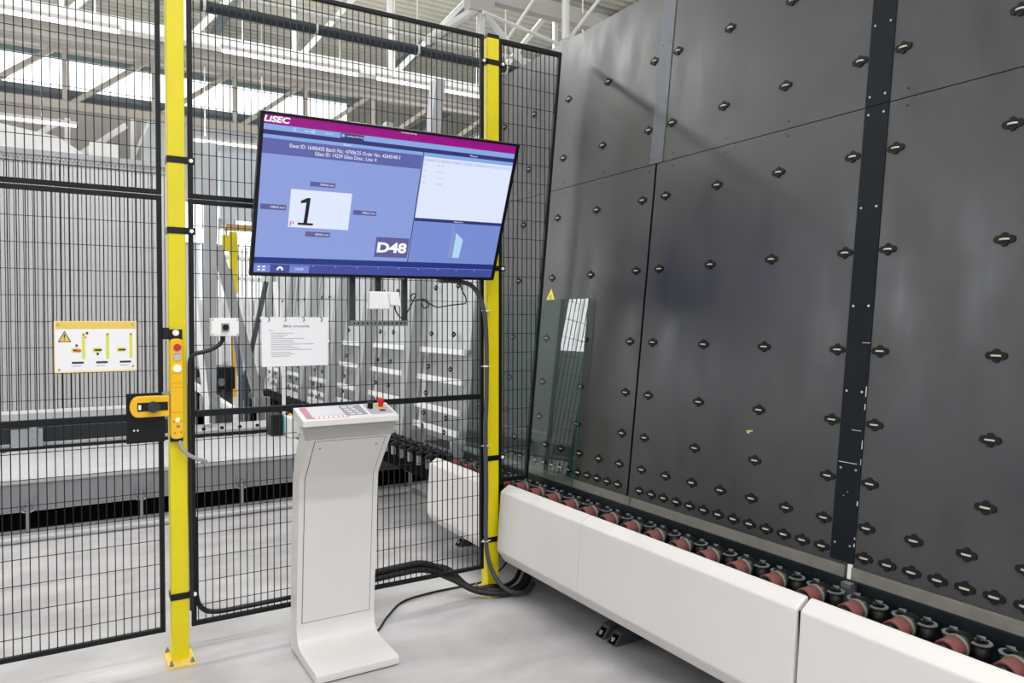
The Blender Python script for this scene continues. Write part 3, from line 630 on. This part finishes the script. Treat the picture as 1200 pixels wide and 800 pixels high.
for u, s in ((.158, 'Position'), (.235, 'Dimension'), (.30, 'Type'), (.36, 'Order No'), (.425, 'Customer')): stx(s, u, .2325, .036, .008, S_GT, 'list_text', 6)
for i, (s1_, s2_) in enumerate((('001', '1984,0 x 3004,0'), ('002', 'Clear 6mm'), ('003', 'Sorting rack'), ('004', 'Loading'))):
    stx(s1_, .139, .213-.029*i, .012, .007, S_GT, 'list_text', 6); stx(s2_, .216, .21-.029*i, .04, .008, S_GT, 'list_text', 6)
sr(.1235, .6105, -.063, -.048, 'dark_bar', S_N, 2); stx('Machine', .36, -.0555, .05, .007, S_T); stx('Pieces', .38, .2745, .04, .008, S_T)
sr(.1235, .6105, -.27, -.063, 'machine_panel', S_LR, 1)
MB().prism([(.358, -.242), (.395, -.242), (.402, -.146), (.358, -.112)], lambda u, v, k: (u, k, v), -.0018, -.0009).build('glass_drawing', S_GL, sb, local=True)
sr(.334, .337, -.242, -.07, 'frame_drawing', S_GT, 2); sr(.345, .349, -.242, -.10, 'frame_drawing', S_GT, 2)
sr(-.612, .6105, -.300, -.271, 'status_bar', S_DB, 2); sr(-.612, .6105, -.276, -.271, 'status_edge', S_N, 3); sr(-.612, .6105, -.346, -.302, 'button_bar', S_BD, 2)
sr(-.61, -.534, -.341, -.305, 'screen_button', S_BB, 3); sr(-.448, -.36, -.341, -.306, 'screen_button', S_BB, 3)
stx('MODE', -.404, -.323, .036, .010, S_T, k=7)
for du, dv in ((-.583, -.316), (-.562, -.316), (-.583, -.33), (-.562, -.33)): sr(du-.006, du+.006, dv-.0035, dv+.0035, 'button_icon', S_T, 5)
q = MB()
for k in range(10):
    a0, a1 = math.pi*k/10, math.pi*(k+1)/10
    q.add([(-.491+.015*math.cos(a), -.003, -.330+.018*math.sin(a)) for a in (a0, a1)]+[(-.491+.007*math.cos(a), -.003, -.330+.009*math.sin(a)) for a in (a1, a0)], [(0, 1, 2, 3)])
q.build('bell_icon', S_T, sb, local=True)
for k in range(9): sr(-.345+.105*k, -.339+.105*k, -.310, -.306, 'button_dot', S_GT, 5)
MB().box(.083, .115, -.008, .0, -.3615, -.356).build('sensor_lug', RING, tv, local=True)
# bracket behind the monitor
t = thing('monitor_bracket', 'dark steel monitor bracket with perforated cross rail on the mesh', 'bracket', (1.32, 3.47, 1.47))
for x in (1.185, 1.318, 1.458): MB().box(x-.014, x+.014, 3.462, 3.4805, 1.47 if x != 1.318 else 1.60, 2.25).build('upright_rail', mat('bracket_green_black', (40, 54, 54), .45), t)
cr = MB().box(1.172, 1.472, 3.455, 3.462, 1.469, 1.496).build('cross_rail', mat('galvanised_grey', (128, 132, 132), .45, .5), t)
q = MB()
for i in range(13): q.cyl((1.19+i*.022, 3.4545, 1.4825), (1.19+i*.022, 3.4551, 1.4825), .0052, 8)
q.build('slot', BLK, cr)
for x in (1.185, 1.458): MB().bar((x, 3.46, 2.2), (x, 3.26, 2.16), .03, .02).bar((x, 3.46, 1.9), (x, 3.33, 1.93), .03, .02).build('tilt_arm', BLK, t)
# socket and plug
t = thing('socket_box', 'white surface socket with plug adapter hanging under the monitor', 'socket', (1.32, 3.46, 1.55))
MB().box(1.255, 1.36, 3.415, 3.462, 1.552, 1.638).build('socket_body', WHT2, t, bevel=.004)
ad = MB().hexa([(1.355, 3.392, 1.572), (1.408, 3.392, 1.566), (1.408, 3.45, 1.566), (1.355, 3.45, 1.572), (1.345, 3.392, 1.634), (1.398, 3.392, 1.636), (1.398, 3.45, 1.636), (1.345, 3.45, 1.634)]).build('plug_adapter', WHT2, t, bevel=.003)
q = bez([(1.385, 3.42, 1.57), (1.40, 3.43, 1.535), (1.437, 3.445, 1.508), (1.47, 3.45, 1.545), (1.50, 3.45, 1.60)])
ang = [(1.50, 1.60), (1.515, 1.625), (1.495, 1.632), (1.485, 1.61), (1.505, 1.595), (1.535, 1.605), (1.545, 1.585), (1.56, 1.56), (1.58, 1.57), (1.575, 1.60), (1.55, 1.605), (1.56, 1.595), (1.60, 1.578), (1.64, 1.565), (1.70, 1.575), (1.76, 1.582), (1.80, 1.588), (1.795, 1.62), (1.775, 1.66), (1.77, 1.70)]
MB().tube(q+bez([(a, 3.452+.006*math.sin(i*2.1), b) for i, (a, b) in enumerate(ang)], 5), .0035, 6).build('adapter_cable', RUB, t, smooth=True)
# conduit down the right-hand post
t = thing('grey_conduit', 'ribbed grey conduit from the monitor down the right yellow post', 'conduit', (1.93, 3.45, 0))
path = bez([(1.62, 3.40, 1.70), (1.74, 3.43, 1.70), (1.84, 3.45, 1.675), (1.905, 3.46, 1.58), (1.928, 3.462, 1.42), (1.93, 3.462, 1.1), (1.922, 3.46, .9), (1.928, 3.462, .6), (1.926, 3.46, .3), (1.945, 3.44, .16), (1.985, 3.40, .07), (2.04, 3.36, .03), (2.12, 3.36, .02), (2.22, 3.44, .02)], 10)
MB().tube(path, .0125, 10).build('corrugated_tube', GRUB, t, smooth=True)
for z in (1.55, 1.25, .82, .30): MB().cyl((1.927, 3.462, z-.004), (1.927, 3.462, z+.004), .0145, 10).box(1.90, 1.955, 3.458, 3.466, z-.0015, z+.0015).build('cable_tie', WHT2, t)
# cable bundles along the fence foot
t = thing('cable_bundle', 'thick black cable bundle along the fence foot and under the white cover', 'cable', (1.2, 3.52, .02))
MB().tube(bez([(.474, 3.516, .62), (.474, 3.516, .4), (.476, 3.516, .27), (.50, 3.516, .205), (.56, 3.516, .178), (.7, 3.516, .176), (.95, 3.516, .178), (1.2, 3.516, .178)], 8), .011, 10).build('conduit', RUB, t, smooth=True)
for i, (r, dy, z0) in enumerate(((.016, .0, .186), (.016, .012, .216), (.013, .04, .19))):
    p = [(.98, 3.522+dy, z0-.012), (1.15, 3.522+dy, z0-.01), (1.45, 3.522+dy, z0+.004), (1.6, 3.522+dy, z0-.004), (1.74, 3.50+dy*1.5, .115+.02*i), (1.85, 3.445+dy*1.2, .05), (1.955, 3.40+dy*1.2, .028+.012*i), (2.06, 3.385+dy*2.5, .022), (2.16, 3.44+dy*2.5, .022), (2.3, 3.6+dy*2.5, .022)]
    MB().tube(bez(p, 8), r, 10).build('conduit', RUB, t, smooth=True)
tag(MB().tube(bez([(1.17, 3.26, .05), (1.2, 3.28, .008), (1.27, 3.34, .007), (1.36, 3.46, .007), (1.50, 3.60, .007), (1.68, 3.64, .007), (1.86, 3.64, .007), (2.02, 3.62, .02), (2.16, 3.66, .07), (2.25, 3.72, .12)], 8), .0055, 6).build('console_cable', RUB, smooth=True), 'thin black cable lying on the floor from the console to the conveyor', 'cable')

# ------------------------------------------------------------------ operator console
t = thing('operator_console', 'off-white free-standing operator console with sloped keypad head', 'console', (1.03, 3.15, 0))
CX0, CX1 = .852, 1.213
front = [(2.957, .006), (2.954, .014), (2.956, .036), (2.966, .043), (3.10, .044), (3.19, .047), (3.226, .058), (3.248, .082), (3.2585, .115), (3.26, .14), (3.2305, .46), (3.2005, .785), (3.196, .803), (3.188, .815), (3.035, 1.0)]
back = [(3.12, 1.06), (3.17, 1.03), (3.285, .87), (3.305, .80), (3.352, .3), (3.354, .006)]
MB().prism(front+back, lambda u, v, k: (k, u, v), CX1, CX0).build('stand', CREAM, t, smooth=True)
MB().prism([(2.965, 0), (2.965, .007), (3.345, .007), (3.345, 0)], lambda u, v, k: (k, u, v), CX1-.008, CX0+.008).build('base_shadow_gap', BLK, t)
def inset(x0, x1, z0, off, nm, m, ztop=1.0):
    F2 = [(3.2595, z0), (3.2305, .46), (3.2005, .785), (3.196, .803), (3.188, .815), (3.044, .989)]
    vs = []; fs = []
    for i, (a, b) in enumerate(F2):
        q0 = F2[max(0, i-1)]; q1 = F2[min(len(F2)-1, i+1)]; d = Vector((0, q1[0]-q0[0], q1[1]-q0[1])).normalized(); nn_ = Vector((0, -d.z, d.y))
        for x in (x0, x1): vs.append(Vector((x, a, b))+nn_*off)
        for x in (x0, x1): vs.append(Vector((x, a, b))-nn_*.002)
    for i in range(len(F2)-1):
        o = i*4; fs += [(o, o+1, o+5, o+4), (o+2, o, o+4, o+6), (o+1, o+3, o+7, o+5)]
    fs.append((2, 3, 1, 0)); return MB().add(vs, fs).build(nm, m, t, smooth=True)
inset(.8745, 1.1905, .1445, .0006, 'door_seam', DGREY); dr = inset(.8775, 1.188, .147, .0018, 'service_door', CREAM)
q = MB()
for x in (.905, 1.155): q.cyl((x, 3.072, .957), (x, 3.0675, .953), .0035, 8)
q.build('door_screw', RING, t)
# head: gray lip then keypad box
MB().prism([(2.998, 1.008), (3.05, .996), (3.11, 1.07), (2.998, 1.061)], lambda u, v, k: (k, u, v), CX1+.001, CX0-.016).build('head_lip', CREAM2, t, bevel=.002)
MB().prism([(2.975, 1.0625), (3.09, 1.08), (3.09, 1.086), (2.975, 1.0675)], lambda u, v, k: (k, u, v), 1.208, .812).build('head_gap', BLKD, t)
hd = MB().prism([(2.951, 1.066), (2.950, 1.091), (3.102, 1.130), (3.112, 1.126), (3.105, 1.085), (2.99, 1.062)], lambda u, v, k: (k, u, v), 1.2145, .803).build('keypad_head', CREAM, t, bevel=.003)
sl = (1.130-1.091)/.152
def kp(x0, x1, f0, f1, nm, m, k=1):                           # on the sloped top; f from front to back
    P = lambda x, f, e: (x, 2.950+.152*f, 1.091+.152*f*sl+e)
    return MB().hexa([P(x0, f0, -.0005), P(x1, f0, -.0005), P(x1, f1, -.0005), P(x0, f1, -.0005), P(x0, f0, .0006*k), P(x1, f0, .0006*k), P(x1, f1, .0006*k), P(x0, f1, .0006*k)]).build(nm, m, hd)
KG = mat('keypad_grey', (176, 174, 180), .4); KM = mat('keypad_mauve', (178, 108, 126), .4); KL = mat('keypad_light', (204, 202, 208), .35); KD = mat('keypad_slate', (140, 140, 152), .4)
kp(.822, .850, .12, .93, 'mauve_stripe', KM, 2); kp(.852, .985, .28, .93, 'display_field', KL, 2); kp(.846, 1.0, .10, .25, 'key_row_field', mat('keypad_rose', (196, 140, 152), .4), 2)
for i in range(7): kp(.858+.020*i, .871+.020*i, .12, .22, 'key', PAPER, 3)
kp(.99, 1.085, .2, .93, 'key_block', KD, 2)
for i in range(4):
    for j in range(2): kp(1.0+.03*j+.004*i, 1.02+.03*j+.004*i, .74-.17*i, .84-.17*i, 'key', KL, 3)
kp(1.10, 1.20, .18, .93, 'button_field', KG, 2)
z0 = 1.091+.152*.62*sl
MB().cyl((1.118, 3.045, z0), (1.118, 3.041, z0+.026), .0125, 16).build('black_knob', BLK, hd, smooth=True)
MB().cyl((1.168, 3.052, z0), (1.168, 3.0505, z0+.006), .021, 20).build('yellow_ring', mat('ring_yellow', (240, 186, 24), .4), hd)
MB().cyl((1.168, 3.0505, z0+.006), (1.168, 3.048, z0+.022), .0105, 14).cyl((1.168, 3.048, z0+.022), (1.168, 3.045, z0+.04), .0165, 18, r2=.014).build('emergency_button', RED, hd, smooth=True)
kp(1.150, 1.176, .34, .46, 'button_legend', INK2, 3)
MB().box(.825, .858, 3.10, 3.18, 1.02, 1.09).build('rear_box', WHT2, t, bevel=.003)

# ------------------------------------------------------------------ machinery behind the fence
bm = thing('machine_beam', 'long light grey steel machine beam on the floor behind the gate', 'machine', (0, 6.0, 0))
MB().prism([(5.96, .385), (5.955, .41), (5.97, .425), (7.14, .425), (7.14, .40), (6.02, .40), (6.02, .185), (5.99, .185), (5.985, .375)], lambda u, v, k: (k, u, v), 1.75, -3.2).build('beam_section', LGREY, bm)
MB().box(-3.2, 1.75, 5.983, 5.99, .19, .375).build('beam_web', mat('web_grey', (140, 142, 146), .5, var=.05), bm)
MB().box(-3.2, 2.9, 6.06, 7.1, .05, .19).build('beam_gap_shade', BLKD, bm)  # black block put in for the shade in the gap under the beam
for px in (32, 166, 284):
    x = at(px, 590, 1, 5.97).x
    q = MB().tube(bez([(x-.052, 5.98, .30), (x-.05, 5.976, .24), (x-.034, 5.974, .195), (x, 5.972, .186), (x+.034, 5.974, .195), (x+.05, 5.976, .24), (x+.052, 5.98, .30)], 4), .008, 6).cyl((x, 5.972, .045), (x, 5.972, .25), .012, 10).cyl((x, 5.972, .2), (x, 5.972, .22), .024, 6)
    q.build('levelling_foot', STEEL, bm)
tag(MB().box(-3.2, 3.2, 5.9, 6.9, 0, .045).build('floor_kerb', mat('kerb_paint', (196, 199, 199), .5, var=.05)), 'low pale kerb under the machine beam', 'kerb')
tag(MB().cyl((-3.2, 5.88, .022), (2.5, 5.88, .022), .021, 12).build('floor_guide_tube', LGREY, smooth=True), 'pale grey tube lying along the kerb below the machine beam', 'pipe')
tag(MB().box(2.56, 2.66, 4.6, 5.9, 0, .04).build('floor_kerb', MATS['kerb_paint']), 'short pale kerb stub beyond the far white cover', 'kerb')
dbm = thing('machine_beam', 'dark grey machine beam end just right of the console', 'machine', (2.2, 6.0, 0))
MB().box(1.76, 2.95, 5.96, 6.7, .2, .43).build('beam_section', DGREY, dbm, bevel=.01)
x = at(480, 555, 1, 5.95).x
MB().tube(bez([(x-.07, 5.955, .32), (x-.045, 5.95, .2), (x, 5.95, .18), (x+.045, 5.95, .2), (x+.07, 5.955, .32)], 4), .014, 6).cyl((x, 5.94, .06), (x, 5.94, .25), .018, 10).build('levelling_foot', STEEL, dbm)
# rail bed in front of the slats
rl = thing('transfer_rail', 'dark transfer rail with white edges behind the machine beam', 'machine', (0, 7.3, .42))
MB().box(-3.2, 1.95, 7.16, 7.2, .43, .455).build('rail', BLK, rl); MB().box(-3.2, 1.95, 7.22, 7.26, .45, .475).build('white_rail', LGREY, rl)
MB().box(-3.2, .8, 7.26, 7.42, .43, .60).build('rail_bed', NAVY, rl); MB().box(-3.2, .8, 7.42, 7.46, .60, .64).build('white_edge', LGREY, rl)
MB().box(.8, 1.95, 7.27, 7.8, .43, .46).build('bed_plate', LGREY, rl)
q = MB()
for i in range(7): q.cyl((.9+.16*i, 7.268, .485), (.9+.16*i, 7.28, .485), .018, 8)
q.build('roller_pin', BLK, rl)
tb = at(30, 505, 1, 7.2)
MB().box(tb.x-.1, tb.x+.12, 7.13, 7.2, .46, .60).box(tb.x+.03, tb.x+.09, 7.10, 7.14, .53, .62).build('drive_block', STEEL, rl)
# rack of upright slats
rk = thing('slat_rack', 'tall rack of narrow upright grey slats behind the gate', 'rack', (.15, 7.6, .64))
M_SL = shared(MB().box(-.0135, .0135, 0, .12, 0, 2.20), 'slat', mat('slat_grey', (182, 183, 183), .45, var=.06, vscale=5), False)
n = 42
for i in range(n): inst('slat', M_SL, rk, (-.50+.033*i, 7.5+.0, .70))
MB().box(-.52, .89, 7.48, 7.52, 2.90, 2.945).build('top_bar', GREYP, rk); MB().box(-.52, .89, 7.96, 8.02, 2.90, 2.945).build('top_bar', GREYP, rk)
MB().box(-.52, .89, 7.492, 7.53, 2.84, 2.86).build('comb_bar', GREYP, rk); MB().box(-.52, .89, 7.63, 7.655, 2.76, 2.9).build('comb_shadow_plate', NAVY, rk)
MB().box(-.52, .89, 7.44, 8.05, .645, .70).build('base_bar', LGREY, rk); MB().box(-.52, .89, 7.44, 7.475, .70, .725).build('base_lip', WHT2, rk)
for x in (-.52, .88): MB().box(x, x+.03, 7.9, 8.02, .0, 2.94).build('rack_post', GREYP, rk)
MB().box(-.52, .89, 7.66, 7.68, 1.25, 2.9).build('gap_shade_plate', LGREY, rk); MB().box(-.52, .89, 7.66, 7.68, .7, 1.248).build('gap_shade_plate', DGREY, rk)  # added backing: brightness above and shade below in the gaps, as two tones
# far bay behind the rack: brown-grey soffit with white struts in front
a = at(-60, 128, 1, 20); b = at(166, 205, 1, 20)
sf = tag(MB().box(a.x, b.x, 20, 20.15, b.z, 6.6).build('hall_soffit', mat('soffit_brown_grey', (146, 141, 134), .7)), 'brown-grey far soffit above the slat rack', 'partition')
fs = thing('strut_frame', 'white strut frame in front of the far brown-grey soffit', 'frame', at(78, 170, 1, 19))
for (p0, p1, wd) in (((79, 139), (79, 186), .11), ((28, 168), (72, 141), .11), ((96, 180), (148, 147), .12), ((-30, 134), (80, 147), .09), ((156, 140), (156, 200), .1), ((150, 200), (180, 130), .06)):
    MB().bar(at(p0[0], p0[1], 1, 19), at(p1[0], p1[1], 1, 19), wd, wd, ref=(0, 1, 0)).build('strut', WSTEEL, fs)
# white hoods beyond the rack
q = [at(a, b, 1, 11) for a, b in ((-40, 136), (0, 144), (68, 160), (98, 180), (106, 200), (-40, 200))]
tag(MB().prism([(p.x, p.z) for p in q], lambda u, v, k: (u, k, v), 11, 11.6).build('machine_hood', WHT2), 'white machine hood showing above the slat rack at left', 'machine')
q = [at(a, b, 1, 11.5) for a, b in ((105, 165), (140, 170), (140, 205), (105, 205))]
tag(MB().prism([(p.x, p.z) for p in q], lambda u, v, k: (u, k, v), 11.5, 12).build('machine_hood', WHT2), 'small white machine hood above the slat rack near the post', 'machine')

# upright supports and braces between post and console
def leaner(label, pts, wd, m, Y, name='frame_support', cat='support', base=None):
    a = at(pts[0][0], pts[0][1], 1, Y); b = at(pts[1][0], pts[1][1], 1, Y)
    t = thing(name, label, cat, b, 'frame supports behind the fence')
    MB().bar(a, b, wd, wd*.8, ref=(0, 1, 0)).build('upright', m, t)
    MB().box(b.x-wd*.4, b.x+wd*.4, Y-wd*.3, Y+wd*.3, .0 if Y > 7.85 else .5, b.z).build('stub_leg', m, t)
    if base: MB().box(b.x-wd*.8, b.x+wd*.8, Y-wd*.7, Y+wd*.7, b.z-.02, b.z+base).build('foot_plate', STEEL, t)
    return t
leaner('tall grey upright column just right of the near yellow post', ((246, 168), (246, 478)), .105, GREYP, 7.6, base=.12)
leaner('white sloping brace nearest the near yellow post', ((226, 340), (242, 474)), .05, WHT2, 7.5)
leaner('grey leaning support left of the paper notice', ((254, 288), (306, 476)), .10, GREYP, 8.2, base=.1)
leaner('blue-grey leaning strut above the switch box', ((268, 315), (282, 440)), .07, mat('blue_grey', (120, 132, 146), .4), 9.5)
leaner('dark crossing strut left of the paper notice', ((312, 330), (288, 440)), .05, DGREY, 8.6)
leaner('white leaning brace above the paper notice', ((322, 330), (333, 440)), .05, WHT2, 7.9)
# tall pale panel and crane seen past the column
q = [at(a, b, 1, 16) for a, b in ((258, 176), (330, 182), (330, 262), (258, 255))]
tag(MB().prism([(p.x, p.z) for p in q], lambda u, v, k: (u, k, v), 16, 16.2).build('hall_partition', mat('pale_blue_sheet', (214, 222, 230), .4)), 'pale translucent partition sheet left of the monitor', 'partition')
cr = thing('jib_crane', 'yellow jib crane far behind the fence left of the monitor', 'crane', at(269, 380, 1, 15))
a = at(273, 272, 1, 15); a2 = at(273, 344, 1, 15)
MB().box(a.x-.07, a.x+.07, 14.93, 15.07, a2.z, a.z).build('column', YEL, cr); MB().box(a.x-.04, a.x+.04, 14.95, 15.05, 0, a2.z).build('lower_column', ORNG, cr)
c1 = at(264, 264, 1, 15); c2 = at(300, 266, 1, 15); MB().box(c1.x, c2.x, 14.9, 15.1, c1.z-.09, c1.z+.02).build('boom', mat('boom_ochre', (190, 156, 96), .5), cr)
h0 = at(264, 276, 1, 15); h1 = at(264, 294, 1, 15); MB().box(h0.x-.07, h0.x+.07, 14.85, 15.0, h1.z, h0.z).build('hoist', YEL, cr); MB().cyl((h0.x, 14.9, c1.z-.05), (h0.x, 14.9, h0.z), .015, 6).build('chain', DGREY, cr)
a = at(236, 268, 1, 27.9); b = at(306, 352, 1, 27.9)
tag(MB().box(a.x, b.x, 27.9, 27.99, b.z, a.z).build('window_8', DAYL), 'bright translucent gate in the far wall', kind='structure')
# distant white racks under the crane
for i, (px, t_) in enumerate(((240, 'leftmost'), (255, 'second'), (285, 'third'), (296, 'rightmost'))):
    p0 = at(px, 285+3*i, 1, 18+i); tt = thing('white_rack', 'distant white storage rack under the crane boom, %s of four' % t_, 'rack', (p0.x, 18+i, 0), 'distant white racks')
    for k in range(3): MB().box(p0.x-.05+k*.35, p0.x+k*.35, 18+i, 18.1+i, 0, p0.z).build('rack_post', WHT2, tt)
    for k in range(5): MB().box(p0.x-.05, p0.x+.75, 17.98+i, 18.06+i, p0.z*(.3+.15*k), p0.z*(.3+.15*k)+.08).build('rack_shelf', WHT2, tt)
# dark drive units low behind the struts
for px0, px1, py0, py1, Y, lab in ((252, 276, 430, 456, 9.9, 'dark drive unit low between the leaning supports'), (230, 243, 432, 455, 9.9, 'dark drive unit beside the tall grey column'), (292, 306, 440, 472, 9.1, 'dark drive unit under the white conveyor rails')):
    a = at(px0, py0, 1, Y); b = at(px1, py1, 1, Y); tt = thing('drive_unit', lab, 'machine', (a.x, Y, b.z))
    MB().box(a.x, b.x, Y, Y+.5, b.z, a.z).build('motor_housing', NAVY, tt, bevel=.02); MB().cyl((a.x+(b.x-a.x)*.3, Y-.03, b.z+.1), (a.x+(b.x-a.x)*.3, Y, b.z+.1), .05, 12).build('shaft_end', STEEL, tt)
    MB().box(a.x+.02, a.x+.1, Y+.1, Y+.4, 0, b.z).build('leg', DGREY, tt); MB().box(b.x-.1, b.x-.02, Y+.1, Y+.4, 0, b.z).build('leg', DGREY, tt)
# motor beside the console head
mo = thing('gear_motor', 'small black and teal gear motor on the machine beam left of the console head', 'motor', (1.5, 6.5, .43))
a = at(318, 486, 1, 6.9); b = at(332, 507, 1, 6.9)
MB().box(a.x, b.x, 6.9, 7.08, .426, a.z).build('motor_housing', BLK, mo, bevel=.01); c1 = at(338, 487, 1, 6.9)
MB().box(b.x, c1.x, 6.9, 7.05, .46, c1.z).build('teal_cap', TEAL, mo, bevel=.008); MB().box(c1.x+.005, c1.x+.03, 6.9, 7.04, .48, c1.z+.02).build('orange_tag', ORNG, mo)
a2 = at(340, 490, 1, 6.7); MB().box(a2.x, a2.x+.2, 6.7, 6.95, .426, a2.z).build('terminal_box', WHT2, mo, bevel=.01)
MB().tube(bez([(c1.x, 6.95, c1.z), (c1.x+.03, 6.9, c1.z+.06), (c1.x+.08, 6.8, c1.z), (c1.x+.12, 6.5, .43), (c1.x+.16, 6.2, .43)]), .012, 6).build('motor_cable', RUB, mo)
# inclined white rails running away between the supports
for (q0, q1, Y0, Y1, lab) in (((222, 448), (272, 480), 9.5, 7.6, 'white inclined rail low beside the tall grey column'),):
    a = at(q0[0], q0[1], 1, Y0); b = at(q1[0], q1[1], 1, Y1); tt = thing('inclined_rail', lab, 'rail', b)
    MB().bar(a, b, .06, .06).build('rail', WHT2, tt)

# ------------------------------------------------------------------ open frame conveyor continuing beyond the fence
ff = thing('frame_conveyor', 'light grey open-frame leaning conveyor beyond the fence with cross bars and casters', 'conveyor', (2.3, 6, 0))
LG2 = mat('frame_grey', (166, 168, 170), .45); LG3 = mat('frame_sheet', (196, 199, 200), .5, var=.05, vscale=4)
muls = [4.80, 5.38, 6.42, 7.32, 8.3, 9.3, 10.4]
for i, Y in enumerate(muls): wbox(MB(), Y-.06, Y+.06, .42, (3.17, 3.4, 3.3, 3.3, 3.2, 3.2, 3.2)[i], *((.005, .085) if i else (-.20, -.12))).build('mullion', LG2, ff)
for a, b in ((4.56, 5.32), (5.44, 6.36), (6.48, 7.26), (7.38, 8.24), (8.36, 9.24), (9.36, 10.34)):
    wbox(MB(), a, b, 1.29, 2.85, -.06, -.04).build('back_sheet', LG3, ff); wbox(MB(), a, b, .62, 1.27, -.10, -.08).build('back_sheet', LG2, ff)
    for z in (1.27, 1.06, .845, .70): wbox(MB(), a, b, z-.02, z+.02, -.02, .004).build('cross_bar', WHT2, ff)
    k = max(1, int((b-a)/.26))
    for j in range(k):
        yy = a+(b-a)*(j+.5)/k
        for z in (1.744, 1.394, 1.143, .943, .793, .693): inst('caster_wheel', CAST, ff, wp(yy, z), WROT)
MB().box(2.075, 2.28, 4.44, 10.4, .41, .5).build('roller_bed', BLKD, ff); MB().box(2.33, 2.7, 6.9, 10.4, .05, .40).build('machine_base', NAVY, ff)
for Y in (4.9, 6.2): MB().box(2.36, 2.46, Y-.05, Y+.05, 0, .42).build('leg', DGREY, ff)
MB().box(2.30, 2.5, 4.44, 6.9, .40, .5).build('side_beam', DGREY, ff)
for i in range(7, 42):
    Y = 3.42+.1536*i
    r = inst('drive_roller', M_ROLL, ff, (2.113, Y, .578))
    if i < 24:
        g_ = inst('guide_peg', M_PEG, ff, (2.198, Y-.043, .588)); inst('peg_disc', M_DSC, g_, (2.198, Y-.043, .588))
        MB().box(2.045, 2.07, Y-.014, Y+.014, .50, .565).build('roller_bearing', GREYP, ff)
